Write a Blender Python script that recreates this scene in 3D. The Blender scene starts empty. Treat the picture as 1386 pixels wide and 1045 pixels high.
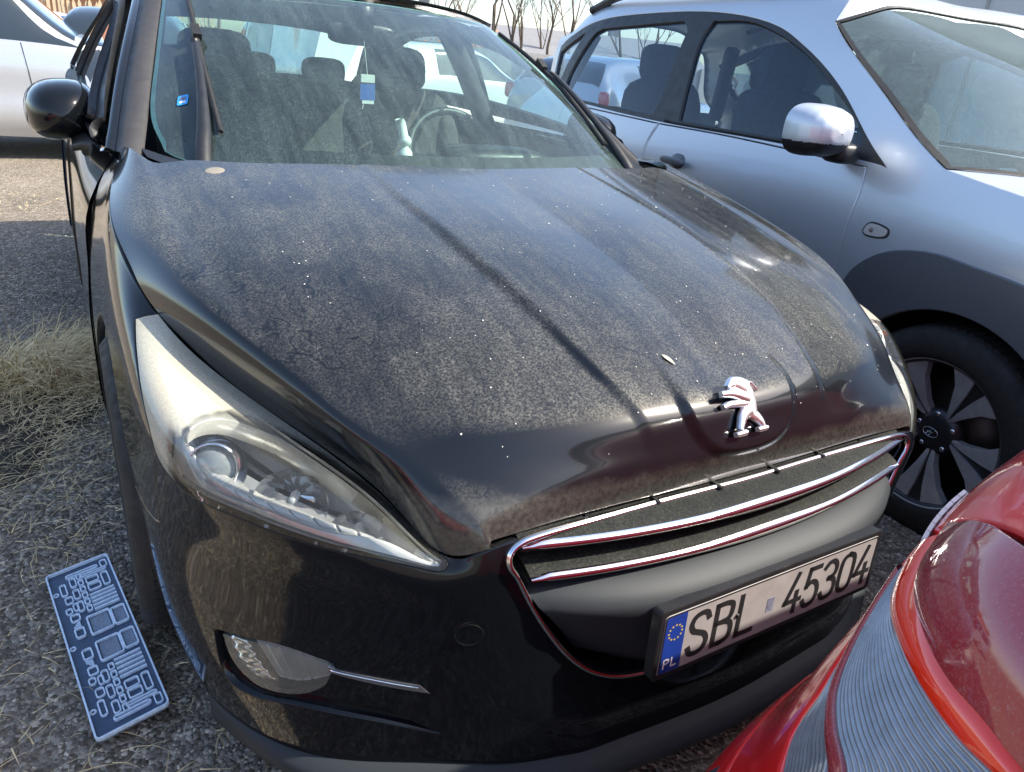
import bpy, bmesh, math, random
import numpy as np
from mathutils import Vector, Matrix
from mathutils.geometry import delaunay_2d_cdt
R_=math.radians
random.seed(7); RNG=np.random.default_rng(11)
SC=bpy.context.scene; COL=SC.collection
# ------------------------------------------------------------ camera, world, sun
cam_d=bpy.data.cameras.new('camera'); cam=bpy.data.objects.new('camera',cam_d); COL.objects.link(cam); SC.camera=cam
cam_d.sensor_width=36; cam_d.lens=985/1386*36; cam_d.clip_start=.02; cam_d.clip_end=2000
def cam_axes(yaw,pitch,roll):
    cy,sy,cp,sp=math.cos(yaw),math.sin(yaw),math.cos(pitch),math.sin(pitch)
    f=np.array([sy*cp,cy*cp,-sp]);r=np.array([cy,-sy,0.]);u=np.cross(r,f);c,s=math.cos(roll),math.sin(roll)
    return c*r+s*u,-s*r+c*u,f
_r,_u,_f=cam_axes(R_(32.5),R_(23.7),R_(5.4))
cam.matrix_world=Matrix(((_r[0],_u[0],-_f[0],-.94),(_r[1],_u[1],-_f[1],-.65),(_r[2],_u[2],-_f[2],1.25),(0,0,0,1)))
SUN_EL,SUN_AZ=R_(44),R_(124)          # azimuth clockwise from +Y
w=bpy.data.worlds.new('World'); SC.world=w; w.use_nodes=True
nt=w.node_tree; bg=nt.nodes['Background']; sky=nt.nodes.new('ShaderNodeTexSky'); sky.sky_type='NISHITA'; sky.sun_disc=False
sky.sun_elevation=SUN_EL; sky.sun_rotation=SUN_AZ; sky.air_density=1.0; sky.dust_density=1.6; sky.ozone_density=1.0
nt.links.new(sky.outputs[0],bg.inputs[0]); bg.inputs[1].default_value=.15
sl=bpy.data.lights.new('sun','SUN'); sl.energy=3.9; sl.angle=R_(.6); sl.color=(1,.93,.80)
sun=bpy.data.objects.new('sun',sl); COL.objects.link(sun)
sd=Vector((math.sin(SUN_AZ)*math.cos(SUN_EL),math.cos(SUN_AZ)*math.cos(SUN_EL),math.sin(SUN_EL)))
sun.rotation_euler=sd.to_track_quat('Z','Y').to_euler(); sun.location=(20,0,20)
SC.view_settings.view_transform='Standard'; SC.view_settings.look='None'; SC.view_settings.gamma=1; SC.view_settings.exposure=1.3
SC.view_settings.use_curve_mapping=False
# ------------------------------------------------------------ materials
def N(nt,t,**k):
    n=nt.nodes.new(t)
    for a,b in k.items(): setattr(n,a,b)
    return n
def new_mat(name):
    m=bpy.data.materials.new(name); m.use_nodes=True; nt=m.node_tree; return m,nt,nt.nodes['Principled BSDF'],nt.nodes['Material Output']
def setp(b,**k):
    for a,v in k.items():
        n=a.replace('_',' ')
        if n not in b.inputs: n={'Specular':'Specular IOR Level','Coat':'Coat Weight','Transmission':'Transmission Weight','Emission':'Emission Color'}.get(n,n)
        b.inputs[n].default_value=v if not (isinstance(v,tuple) and len(v)==3) else (*v,1)
def noise(nt,scale,detail=4,rough=.55,vec=None,dist=0):
    n=N(nt,'ShaderNodeTexNoise'); n.inputs['Scale'].default_value=scale; n.inputs['Detail'].default_value=detail
    n.inputs['Roughness'].default_value=rough; n.inputs['Distortion'].default_value=dist
    if vec is not None: nt.links.new(vec,n.inputs['Vector'])
    return n.outputs['Fac']
def coords(nt,scale=(1,1,1),rot=(0,0,0)):
    t=N(nt,'ShaderNodeTexCoord'); m=N(nt,'ShaderNodeMapping'); m.inputs['Scale'].default_value=scale; m.inputs['Rotation'].default_value=rot
    nt.links.new(t.outputs['Object'],m.inputs['Vector']); return m.outputs[0]
def ramp(nt,fac,*stops):
    r=N(nt,'ShaderNodeValToRGB'); e=r.color_ramp.elements
    while len(e)<len(stops): e.new(.5)
    for x,(p,c) in zip(e,stops): x.position=p; x.color=(c,c,c,1) if not isinstance(c,tuple) else (*c,1)
    nt.links.new(fac,r.inputs[0]); return r.outputs[0]
def math_(nt,op,a,b=None,clamp=False):
    m=N(nt,'ShaderNodeMath',operation=op); m.use_clamp=clamp
    for i,x in enumerate((a,b)):
        if x is None: continue
        if isinstance(x,(int,float)): m.inputs[i].default_value=x
        else: nt.links.new(x,m.inputs[i])
    return m.outputs[0]
def bump(nt,b,h,strength=.3,dist=.01):
    n=N(nt,'ShaderNodeBump'); n.inputs['Strength'].default_value=strength; n.inputs['Distance'].default_value=dist
    nt.links.new(h,n.inputs['Height']); nt.links.new(n.outputs[0],b.inputs['Normal'])
def plain(name,col,rough=.5,metal=0,coat=0,var=.12,nscale=30,bumps=0,spec=.5,bd=.002,coat_rough=.05,ior=1.5):
    m,nt,b,o=new_mat(name); setp(b,Roughness=rough,Metallic=metal,Coat=coat,Specular=spec); b.inputs['Coat Roughness'].default_value=coat_rough; b.inputs['Coat IOR'].default_value=ior; b.inputs['IOR'].default_value=ior
    v=coords(nt); f=noise(nt,nscale,5,.6,v)
    lo=tuple(c*(1-var) for c in col); hi=tuple(min(1,c*(1+var)) for c in col)
    nt.links.new(ramp(nt,f,(.3,lo),(.7,hi)),b.inputs['Base Color'])
    nt.links.new(ramp(nt,noise(nt,nscale*.4,4,.6,v),(.3,max(0,rough*.8)),(.7,min(1,rough*1.2))),b.inputs['Roughness'])
    if bumps: bump(nt,b,noise(nt,nscale*4,3,.6,v),bumps,bd)
    m.diffuse_color=(*col,1); return m
def mixsh(nt,fac,a,b):
    m=N(nt,'ShaderNodeMixShader')
    if isinstance(fac,(int,float)): m.inputs[0].default_value=fac
    else: nt.links.new(fac,m.inputs[0])
    nt.links.new(a,m.inputs[1]); nt.links.new(b,m.inputs[2]); return m.outputs[0]
def dirty_paint(name,col,dust=(.30,.285,.255),amount=1.0,metal=0.0,rough=.16,coat=1.0,base_dust=.02,low=.45,streaks=True,coat_rough=.04,grime=None,ior=1.5,span=.45,spec=.5,sheen=0):
    """glossy lacquer with dust that settled on the faces that look up and dried run marks in it"""
    m,nt,b,o=new_mat(name); setp(b,Roughness=rough,Metallic=metal,Coat=coat,Specular=spec); b.inputs['Base Color'].default_value=(*col,1); b.inputs['Coat Roughness'].default_value=coat_rough; b.inputs['Coat IOR'].default_value=ior; b.inputs['IOR'].default_value=ior
    d=N(nt,'ShaderNodeBsdfDiffuse'); v=coords(nt)
    dc=ramp(nt,noise(nt,6,5,.6,v),(.3,tuple(c*.75 for c in dust)),(.7,dust)); nt.links.new(dc,d.inputs['Color']); d.inputs['Roughness'].default_value=.5
    g=N(nt,'ShaderNodeNewGeometry'); s=N(nt,'ShaderNodeSeparateXYZ'); nt.links.new(g.outputs['Normal'],s.inputs[0])
    up=ramp(nt,s.outputs['Z'],(low,0.),(min(.99,low+span),1.))
    fine=ramp(nt,noise(nt,260,4,.75,v),(.44,.12),(.64,1.))
    vs=coords(nt,(30,5,5)); med=math_(nt,'MULTIPLY',ramp(nt,noise(nt,2.2,5,.6,v),(.3,.55),(.72,1.)),ramp(nt,noise(nt,1.0,5,.65,vs),(.34,.36),(.64,1.)))
    f=math_(nt,'MULTIPLY',math_(nt,'MULTIPLY',fine,med),up)
    if streaks:
        # run marks: narrow clean rivulets that wander down the slope
        cw=N(nt,'ShaderNodeTexNoise'); cw.inputs['Scale'].default_value=9; cw.inputs['Detail'].default_value=5; nt.links.new(v,cw.inputs['Vector'])
        ad=N(nt,'ShaderNodeVectorMath',operation='MULTIPLY_ADD'); nt.links.new(cw.outputs['Color'],ad.inputs[0]); ad.inputs[1].default_value=(.14,.14,.14); nt.links.new(v,ad.inputs[2])
        mp=N(nt,'ShaderNodeMapping'); mp.inputs['Scale'].default_value=(42,6.5,6.5); nt.links.new(ad.outputs[0],mp.inputs[0])
        vo=N(nt,'ShaderNodeTexVoronoi'); vo.feature='DISTANCE_TO_EDGE'; vo.inputs['Scale'].default_value=1; nt.links.new(mp.outputs[0],vo.inputs['Vector'])
        run=ramp(nt,vo.outputs['Distance'],(.012,0.08),(.040,1.)); 
        halo=ramp(nt,vo.outputs['Distance'],(.05,1.5),(.16,1.))
        zone=ramp(nt,noise(nt,3.2,3,.5,v),(.44,0.),(.56,1.))
        inv=N(nt,'ShaderNodeMix',data_type='FLOAT'); nt.links.new(zone,inv.inputs[0]); inv.inputs[2].default_value=1; nt.links.new(math_(nt,'MULTIPLY',run,ramp(nt,vo.outputs['Distance'],(.03,1.),(.045,.62),(.12,.55))),inv.inputs[3])
        f=math_(nt,'MULTIPLY',f,inv.outputs[0])
        # dried droplet rims
        v2=N(nt,'ShaderNodeTexVoronoi'); v2.feature='F1'; v2.inputs['Scale'].default_value=120; nt.links.new(ad.outputs[0],v2.inputs['Vector'])
        ring=ramp(nt,v2.outputs['Distance'],(.30,0.),(.40,1.),(.47,0.))
        f=math_(nt,'ADD',f,math_(nt,'MULTIPLY',math_(nt,'MULTIPLY',ring,up),math_(nt,'MULTIPLY',ramp(nt,noise(nt,30,3,.6,v),(.50,0.),(.66,1.)),.35)))
    if grime:
        s2=N(nt,'ShaderNodeSeparateXYZ');nt.links.new(v,s2.inputs[0]);gr=N(nt,'ShaderNodeMapRange');gr.interpolation_type='SMOOTHSTEP';nt.links.new(math_(nt,'ADD',s2.outputs['Z'],math_(nt,'MULTIPLY',noise(nt,18,5,.65,v),.03)),gr.inputs[0])
        for i,x in zip((1,2,3,4),grime): gr.inputs[i].default_value=x
        f=math_(nt,'ADD',f,math_(nt,'MULTIPLY',gr.outputs[0],ramp(nt,noise(nt,120,4,.7,v),(.35,.4),(.65,1.))))
    f=math_(nt,'ADD',math_(nt,'MULTIPLY',f,amount),math_(nt,'MULTIPLY',fine,base_dust),True)
    dl=d.outputs[0]
    if sheen:
        gg=N(nt,'ShaderNodeBsdfGlossy'); gg.inputs['Roughness'].default_value=.46; nt.links.new(dc,gg.inputs[0]); dl=mixsh(nt,sheen,dl,gg.outputs[0])
    nt.links.new(mixsh(nt,f,b.outputs[0],dl),o.inputs[0]); m.diffuse_color=(*col,1); return m
def glass(name,tint=(.80,.93,.88),dirt_sheen=.12,rough=.0,dirt_sheen_col=(.42,.40,.36),refl=1.0,scale=1.0,runs=True,streak=False):
    """thin tinted pane: clear transmission, fresnel mirror, a veil for dried grime and painted sky sheen"""
    m,nt,b,o=new_mat(name); nt.nodes.remove(b); v=coords(nt)
    t=N(nt,'ShaderNodeBsdfTransparent'); t.inputs[0].default_value=(*tint,1)
    g=N(nt,'ShaderNodeBsdfGlossy'); g.inputs['Roughness'].default_value=rough; g.inputs[0].default_value=(refl,refl,refl,1)
    fr=N(nt,'ShaderNodeFresnel'); fr.inputs[0].default_value=1.5
    a=mixsh(nt,fr.outputs[0],t.outputs[0],g.outputs[0])
    d=N(nt,'ShaderNodeBsdfDiffuse'); d.inputs[0].default_value=(*dirt_sheen_col,1)
    f=math_(nt,'MULTIPLY',ramp(nt,noise(nt,300*scale,3,.7,v),(.45,.25),(.7,1.)),ramp(nt,noise(nt,5*scale,6,.65,v),(.3,.65),(.7,1.)))
    if runs:
        cw=N(nt,'ShaderNodeTexNoise'); cw.inputs['Scale'].default_value=8; cw.inputs['Detail'].default_value=4; nt.links.new(v,cw.inputs['Vector'])
        ad=N(nt,'ShaderNodeVectorMath',operation='MULTIPLY_ADD'); nt.links.new(cw.outputs['Color'],ad.inputs[0]); ad.inputs[1].default_value=(.12,.12,.12); nt.links.new(v,ad.inputs[2])
        mp=N(nt,'ShaderNodeMapping'); mp.inputs['Scale'].default_value=(38,9,9); nt.links.new(ad.outputs[0],mp.inputs[0])
        vo=N(nt,'ShaderNodeTexVoronoi'); vo.feature='DISTANCE_TO_EDGE'; vo.inputs['Scale'].default_value=1; nt.links.new(mp.outputs[0],vo.inputs['Vector'])
        f=math_(nt,'MULTIPLY',f,ramp(nt,vo.outputs['Distance'],(.01,.55),(.05,1.)))
    if streak: f=math_(nt,'MULTIPLY',f,ramp(nt,noise(nt,1.0,6,.65,coords(nt,(34,4,4))),(.34,.45),(.66,1.)))
    f=math_(nt,'MULTIPLY',f,dirt_sheen*2,True)
    nt.links.new(mixsh(nt,f,a,d.outputs[0]),o.inputs[0]); m.diffuse_color=(*tint,.4); return m
M={}
# ------------------------------------------------------------ object helpers
def place(o,parent):
    if parent is not None:
        o.parent=parent; o.matrix_parent_inverse=parent.matrix_world.inverted()
    return o
def thing(name,label,cat,loc=(0,0,0),rz=0,group=None):
    o=bpy.data.objects.new(name,None); COL.objects.link(o); o.location=loc; o.rotation_euler=(0,0,rz); o.empty_display_size=.3
    o.matrix_world=Matrix.Translation(loc)@Matrix.Rotation(rz,4,'Z')
    return tag(o,label,cat,group)
def tag(o,label,cat,group=None):
    o['label']=label; o['category']=cat
    if group: o['group']=group
    return o
def mk(name,V,F,mat,parent=None,smooth=True,kind=None,label=None,sharp=None):
    me=bpy.data.meshes.new(name)
    me.from_pydata([tuple(map(float,v)) for v in V],[],[tuple(map(int,f)) for f in F]); 
    mats=mat if isinstance(mat,(list,tuple)) else [mat]
    for m in mats: me.materials.append(m)
    if smooth: me.polygons.foreach_set('use_smooth',[True]*len(me.polygons))
    if sharp is not None: me.set_sharp_from_angle(angle=R_(sharp))
    me.update(); o=bpy.data.objects.new(name,me); COL.objects.link(o)
    if parent is not None: o.parent=parent; o.matrix_parent_inverse=parent.matrix_world.inverted()
    if kind: o['kind']=kind
    if label: o['label']=label
    return o
class MB:
    def __init__(s): s.V=[];s.F=[]
    def add(s,V,F):
        n=len(s.V); s.V+= [tuple(v) for v in V]; s.F+=[tuple(i+n for i in f) for f in F]; return s
    def box(s,c,d,rot=None,bev=0):
        x,y,z=[a/2 for a in d]; P=np.array([(-x,-y,-z),(x,-y,-z),(x,y,-z),(-x,y,-z),(-x,-y,z),(x,-y,z),(x,y,z),(-x,y,z)])
        if rot is not None: P=P@np.array(rot).T
        return s.add(P+np.array(c),[(0,3,2,1),(4,5,6,7),(0,1,5,4),(1,2,6,5),(2,3,7,6),(3,0,4,7)])
    def grid(s,G,close_u=False,close_v=False,flip=False):
        G=np.asarray(G);r,c=G.shape[:2]; n=len(s.V); s.V+=[tuple(v) for v in G.reshape(-1,3)]
        for i in range(r if close_v else r-1):
            for j in range(c if close_u else c-1):
                a=n+i*c+j;b=n+i*c+(j+1)%c;d=n+((i+1)%r)*c+j;e=n+((i+1)%r)*c+(j+1)%c
                s.F.append((a,d,e,b) if flip else (a,b,e,d))
        return s
    def tube(s,pts,rad,n=8,cap=True,closed=False,ref=None,prof=None):
        P=np.asarray(pts,float);k=len(P)
        T=np.gradient(P,axis=0) if not closed else (np.roll(P,-1,0)-np.roll(P,1,0))
        T/=np.linalg.norm(T,axis=1)[:,None]+1e-12
        up=np.array(ref if ref is not None else (0,0,1.)); rings=[]
        rr=np.broadcast_to(np.asarray(rad,float),(k,)) if np.ndim(rad)<2 else None
        prev=None
        for i in range(k):
            a=np.cross(T[i],up)
            if np.linalg.norm(a)<1e-3: a=np.cross(T[i],(1,0,0.)) if prev is None else prev
            a/=np.linalg.norm(a); b=np.cross(a,T[i]); prev=a
            if prof is None:
                ang=np.arange(n)*2*np.pi/n; rings.append(P[i]+rr[i]*(np.cos(ang)[:,None]*a+np.sin(ang)[:,None]*b))
            else: rings.append(P[i]+np.array([q[0]*a+q[1]*b for q in prof])*rr[i])
        G=np.array(rings); m=len(s.V); s.grid(G,close_u=True,close_v=closed); q=G.shape[1]
        if cap and not closed: s.F.append(tuple(m+j for j in range(q))); s.F.append(tuple(m+(k-1)*q+j for j in range(q))[::-1])
        return s
    def lathe(s,prof,c,ax,n=32,cap=True):
        ax=np.array(ax,float);ax/=np.linalg.norm(ax); a=np.cross(ax,(0,0,1.)) 
        if np.linalg.norm(a)<1e-3:a=np.array([1.,0,0])
        a/=np.linalg.norm(a); b=np.cross(ax,a); ang=np.arange(n)*2*np.pi/n
        D=np.cos(ang)[:,None]*a+np.sin(ang)[:,None]*b
        G=np.array([np.array(c)+h*ax+r*D for r,h in prof]); s.grid(G,close_u=True,flip=True); return s
    def build(s,name,mat,parent=None,**k): return mk(name,s.V,s.F,mat,parent,**k)
def rotm(ax,a):
    return np.array(Matrix.Rotation(a,3,ax))
def cr(pts,n=8,closed=False):
    """smooth curve through points (centripetal-ish Catmull-Rom)"""
    P=np.asarray(pts,float);k=len(P);out=[]
    for i in range(k if closed else k-1):
        p0=P[(i-1)%k] if closed or i>0 else 2*P[0]-P[1]; p1=P[i];p2=P[(i+1)%k]; p3=P[(i+2)%k] if closed or i+2<k else 2*P[-1]-P[-2]
        for j in range(n):
            t=j/n; out.append(.5*((2*p1)+(-p0+p2)*t+(2*p0-5*p1+4*p2-p3)*t*t+(-p0+3*p1-3*p2+p3)*t**3))
    if not closed: out.append(P[-1])
    return np.array(out)
def outline(pts,n=6):
    """closed outline; a point with a third entry 1 is a corner"""
    k=len(pts);cs=[i for i,p in enumerate(pts) if len(p)>2 and p[2]]
    P=np.array([p[:2] for p in pts],float)
    if not cs: return cr(P,n,True)
    out=[]
    for a,b in zip(cs,cs[1:]+[cs[0]+k]):
        seg=P[[i%k for i in range(a,b+1)]]; out.append(cr(seg,n)[:-1] if len(seg)>2 else seg[:1]+(seg[1:]-seg[:1])*np.linspace(0,1,n*2,endpoint=False)[:,None])
    return np.concatenate(out)
def inpoly(P,Q):
    x,y=P[:,0],P[:,1];r=np.zeros(len(P),bool)
    a=Q;b=np.roll(Q,-1,0)
    for (x1,y1),(x2,y2) in zip(a,b):
        if y1==y2: continue
        r^=((y1>y)!=(y2>y))&(x<(x2-x1)*(y-y1)/(y2-y1)+x1)
    return r
def resample(O,su,sv,h):
    """even spacing along the outline, real corners kept"""
    sc=np.array([su,sv]);P=np.asarray(O,float)*sc
    d=np.linalg.norm(np.roll(P,-1,0)-P,axis=1);P=P[d>1e-4];n=len(P)
    a=P-np.roll(P,1,0);b=np.roll(P,-1,0)-P;ang=np.abs(np.arctan2(a[:,0]*b[:,1]-a[:,1]*b[:,0],(a*b).sum(1)))
    cs=[i for i in range(n) if ang[i]>.42] or [0]
    out=[]
    for i,j in zip(cs,cs[1:]+[cs[0]+n]):
        q=P[[k%n for k in range(i,j+1)]];L=np.concatenate([[0],np.cumsum(np.linalg.norm(np.diff(q,axis=0),axis=1))])
        m=max(1,int(round(L[-1]/h)));t=np.linspace(0,L[-1],m+1)[:-1];out.append(np.stack([np.interp(t,L,q[:,0]),np.interp(t,L,q[:,1])],1))
    return np.concatenate(out)/sc
def panel(name,S,O,mat,parent=None,holes=(),h=.012,off=0.,gap=.0015,skirt=.012,disp=None,rounded=.0014,mirror=False,label=None,kind=None,hole_skirt=True,matfn=None,fine=None):
    """sheet cut out of surface S along outline O (uv), triangulated finely, edges rounded over and turned in"""
    su,sv=S.su,S.sv; loops=[resample(np.asarray(O,float),su,sv,h)]+[resample(np.asarray(q,float),su,sv,h) for q in holes]
    for i,L in enumerate(loops):
        ar=np.sum(L[:,0]*np.roll(L[:,1],-1)-L[:,1]*np.roll(L[:,0],-1))
        if (ar>0)!=(i==0): loops[i]=L[::-1]
    lo=loops[0].min(0);hi=loops[0].max(0)
    gu=np.arange(lo[0],hi[0],h/su);gv=np.arange(lo[1],hi[1],h/sv)
    U,V=np.meshgrid(gu,gv);G=np.stack([U.ravel(),V.ravel()],1)
    G[:,0]+=(np.arange(len(G))//len(gu)%2)*.5*h/su
    if fine:
        u0,u1,v0,v1,k_=fine;G=G[~((G[:,0]>u0)&(G[:,0]<u1)&(G[:,1]>v0)&(G[:,1]<v1))]
        U,V=np.meshgrid(np.arange(u0,u1,h/k_/su),np.arange(v0,v1,h/k_/sv));G=np.concatenate([G,np.stack([U.ravel(),V.ravel()],1)])
    ok=inpoly(G,loops[0])
    for L in loops[1:]: ok&=~inpoly(G,L)
    G=G[ok];B=np.concatenate(loops)*[su,sv];Gs=G*[su,sv]
    if len(Gs):
        far=np.ones(len(Gs),bool)
        for i in range(0,len(B),200):
            far&=(((Gs[:,None]-B[None,i:i+200])**2).sum(2).min(1)>(.55*h)**2)
        G=G[far]
    A=np.concatenate(loops+[G]);nb=sum(map(len,loops));E=[];k=0
    for L in loops:
        n=len(L);E+=[(k+i,k+(i+1)%n) for i in range(n)];k+=n
    r=delaunay_2d_cdt([Vector((a*su,b*sv)) for a,b in A],E,[],0,1e-6)
    vo=np.array([tuple(v) for v in r[0]])/[su,sv];F=np.array([f for f in r[2] if len(f)==3])
    cen=vo[F].mean(1);ok=inpoly(cen,loops[0])
    for L in loops[1:]: ok&=~inpoly(cen,L)
    F=F[ok]
    if mirror: pass
    P,Nn=S.pn(vo[:,0],vo[:,1])
    # orient
    f=F[len(F)//2];fn=np.cross(P[f[1]]-P[f[0]],P[f[2]]-P[f[0]])
    if fn@Nn[f[0]]<0: F=F[:,::-1]
    o=np.full(len(P),float(off))
    if disp is not None: o=o+disp(vo[:,0],vo[:,1],P,Nn)
    P=P+Nn*o[:,None]
    orig={}
    for i,src in enumerate(r[3]):
        for q in src: orig[q]=i
    if disp is not None:
        fn=np.cross(P[F[:,1]]-P[F[:,0]],P[F[:,2]]-P[F[:,0]]);acc=np.zeros_like(P)
        for q in range(3): np.add.at(acc,F[:,q],fn)
        ND=acc/(np.linalg.norm(acc,axis=1)[:,None]+1e-12)
        V=[*P];F=[tuple(f) for f in F];k=0;NV=[*ND]
    else: V=[*P];F=[tuple(f) for f in F];k=0;NV=[*Nn]
    P=P.copy()
    for li,L in enumerate(loops):
        n=len(L);idx=[orig.get(k+i) for i in range(n)];k+=n
        idx=[i for i in idx if i is not None]
        c=P[idx];t=np.roll(c,-1,0)-np.roll(c,1,0);t/=np.linalg.norm(t,axis=1)[:,None]+1e-9
        out=np.cross(t,Nn[idx]);out/=np.linalg.norm(out,axis=1)[:,None]+1e-9
        mid=(vo[idx]-out@np.zeros((3,2)))
        # outward test in uv
        e=1e-3
        tst=S(vo[idx[0],0],vo[idx[0],1])[0]
        # sign: for outer loop (ccw in uv) compare with centroid of neighbouring inside faces
        inner=np.mean([P[j] for f in F if idx[0] in f for j in f],axis=0)
        if (inner-P[idx[0]])@out[0]>0: out=-out
        for a,i in enumerate(idx): V[i]=P[i]-out[a]*(gap+rounded)
        if skirt<=0 or (li>0 and not hole_skirt): continue
        m=len(V);r1=[P[i]-out[a]*gap-Nn[i]*rounded*1.2 for a,i in enumerate(idx)];r2=[P[i]-out[a]*gap-Nn[i]*skirt for a,i in enumerate(idx)]
        V+=r1+r2;q=len(idx);NV+=[out[a]*.8+Nn[i]*.6 for a,i in enumerate(idx)]+[out[a] for a in range(len(idx))]
        flip=None
        for a in range(q):
            b=(a+1)%q
            f1=(idx[a],idx[b],m+b,m+a);f2=(m+a,m+b,m+q+b,m+q+a)
            if flip is None:
                fn=np.cross(np.array(V[f1[1]])-V[f1[0]],np.array(V[f1[3]])-V[f1[0]]); flip=(fn@(out[a]+Nn[idx[a]])<0)
            F+= [f1[::-1],f2[::-1]] if flip else [f1,f2]
    if matfn is None:
        ob=mk(name,V,F,mat,parent,label=label,kind=kind)
        ob.data.normals_split_custom_set_from_vertices([tuple(n/ (np.linalg.norm(n)+1e-9)) for n in NV])
        return ob
    if matfn is not None:
        ob=mk(name,V,F,mat,parent,label=label,kind=kind)
        cc=np.array([np.mean([V[i] for i in f],axis=0) for f in F]);ob.data.polygons.foreach_set('material_index',matfn(cc))
    else: ob=mk(name,V,F,mat,parent,label=label,kind=kind)
    return ob
def bandgrid(name,S,A,B,mat,parent,n=70,m=40,off=0.,disp=None,edge=.006):
    """strip between two lines of the surface chart; disp(t across, s along)"""
    A=cr(A,6);B=cr(B,6);f=lambda L:np.stack([np.interp(np.linspace(0,1,n),np.linspace(0,1,len(L)),L[:,i]) for i in(0,1)],1)
    A=f(A);B=f(B);t=np.linspace(0,1,m);uv=A[None]*(1-t[:,None,None])+B[None]*t[:,None,None]
    P,Nn=S.pn(uv[...,0].ravel(),uv[...,1].ravel());T,Sx=np.meshgrid(t,np.linspace(0,1,n),indexing='ij')
    o=off+(disp(T.ravel(),Sx.ravel()) if disp else 0);P=(P+Nn*np.reshape(o,(-1,1)) if np.ndim(o) else P+Nn*o).reshape(m,n,3);Nn=Nn.reshape(m,n,3)
    G=np.concatenate([P[:1]-Nn[:1]*edge,P,P[-1:]-Nn[-1:]*edge],0)
    b=MB().grid(G);q=b.F[len(b.F)//2];fn=np.cross(np.array(b.V[q[1]])-b.V[q[0]],np.array(b.V[q[2]])-b.V[q[0]])
    if fn@Nn[m//2,n//2]<0: b.F=[x[::-1] for x in b.F]
    return b.build(name,mat,parent)
def mir(O): return [(-p[0],)+tuple(p[1:]) for p in O]
def mirror_obj(o,parent=None,name=None):
    """copy of a part mirrored across the car's centre plane, with its own mesh"""
    me=o.data.copy(); co=np.empty(len(me.vertices)*3); me.vertices.foreach_get('co',co); co=co.reshape(-1,3); co[:,0]*=-1; me.vertices.foreach_set('co',co.ravel()); me.flip_normals(); me.update()
    c=bpy.data.objects.new(name or o.name.split('.')[0],me); COL.objects.link(c); p=parent or o.parent
    if p: c.parent=p; c.matrix_parent_inverse=p.matrix_world.inverted()
    for k in('label','kind'):
        if k in o: c[k]=o[k]
    return c
# ------------------------------------------------------------ smooth surfaces
def _natM(t):
    n=len(t);h=np.diff(t);A=np.eye(n);B=np.zeros((n,n))
    for i in range(1,n-1):
        A[i,i-1]=h[i-1];A[i,i]=2*(h[i-1]+h[i]);A[i,i+1]=h[i]
        B[i,i-1]=6/h[i-1];B[i,i]=-6/h[i-1]-6/h[i];B[i,i+1]=6/h[i]
    return np.linalg.solve(A,B)
def weights(t,D,x):
    x=np.asarray(x,float);i=np.clip(np.searchsorted(t,x,side='right')-1,0,len(t)-2)
    h=t[i+1]-t[i];b=(x-t[i])/h;a=1-b
    W=np.zeros((len(x),len(t)));r=np.arange(len(x))
    W[r,i]+=a;W[r,i+1]+=b
    ca=np.where((b>=0)&(b<=1),(a**3-a)*h*h/6,0);cb=np.where((b>=0)&(b<=1),(b**3-b)*h*h/6,0)
    W+=ca[:,None]*D[i]+cb[:,None]*D[i+1]
    return W
class Surf:
    """smooth tensor spline through a grid of points P[row][col]"""
    def __init__(s,P,tu=None,tv=None,ulo=-1,uhi=1,disp=None):
        P=np.asarray(P,float);s.P=P
        du=np.linalg.norm(np.diff(P,axis=1),axis=2).mean(0);dv=np.linalg.norm(np.diff(P,axis=0),axis=2).mean(1)
        s.Lu=du.sum();s.Lv=dv.sum()
        s.tu=np.concatenate([[0],np.cumsum(du)])/s.Lu*(uhi-ulo)+ulo if tu is None else np.asarray(tu,float)
        s.tv=np.concatenate([[0],np.cumsum(dv)])/s.Lv if tv is None else np.asarray(tv,float)
        s.Du=_natM(s.tu);s.Dv=_natM(s.tv);s.disp=disp
        s.su=s.Lu/(s.tu[-1]-s.tu[0]);s.sv=s.Lv/(s.tv[-1]-s.tv[0])
    def base(s,u,v):
        u=np.atleast_1d(np.asarray(u,float));v=np.atleast_1d(np.asarray(v,float))
        return np.einsum('ni,nj,ijk->nk',weights(s.tv,s.Dv,v),weights(s.tu,s.Du,u),s.P)
    def bn(s,u,v):
        e=1e-4;p=s.base(u,v);a=s.base(np.asarray(u)+e,v)-s.base(np.asarray(u)-e,v);b=s.base(u,np.asarray(v)+e)-s.base(u,np.asarray(v)-e)
        n=np.cross(b,a);n/=np.linalg.norm(n,axis=1)[:,None]+1e-12
        return p,n
    def __call__(s,u,v):
        if s.disp is None: return s.base(u,v)
        p,n=s.bn(u,v);return p+n*s.disp(p)[:,None]
    def pn(s,u,v):
        u=np.atleast_1d(np.asarray(u,float));v=np.atleast_1d(np.asarray(v,float))
        e=2e-4;p=s(u,v);a=s(u+e,v)-s(u-e,v);b=s(u,v+e)-s(u,v-e)
        n=np.cross(b,a);n/=np.linalg.norm(n,axis=1)[:,None]+1e-12
        return p,n
def mirror_cols(G):
    """G rows x cols with x<0 ... x=0 (last col) -> full"""
    G=np.asarray(G,float);M=G[:,:-1][:,::-1].copy();M[...,0]*=-1
    return np.concatenate([G,M],1)
def sstep(a,b,x):
    t=np.clip((x-a)/(b-a),0,1);return t*t*(3-2*t)
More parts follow.
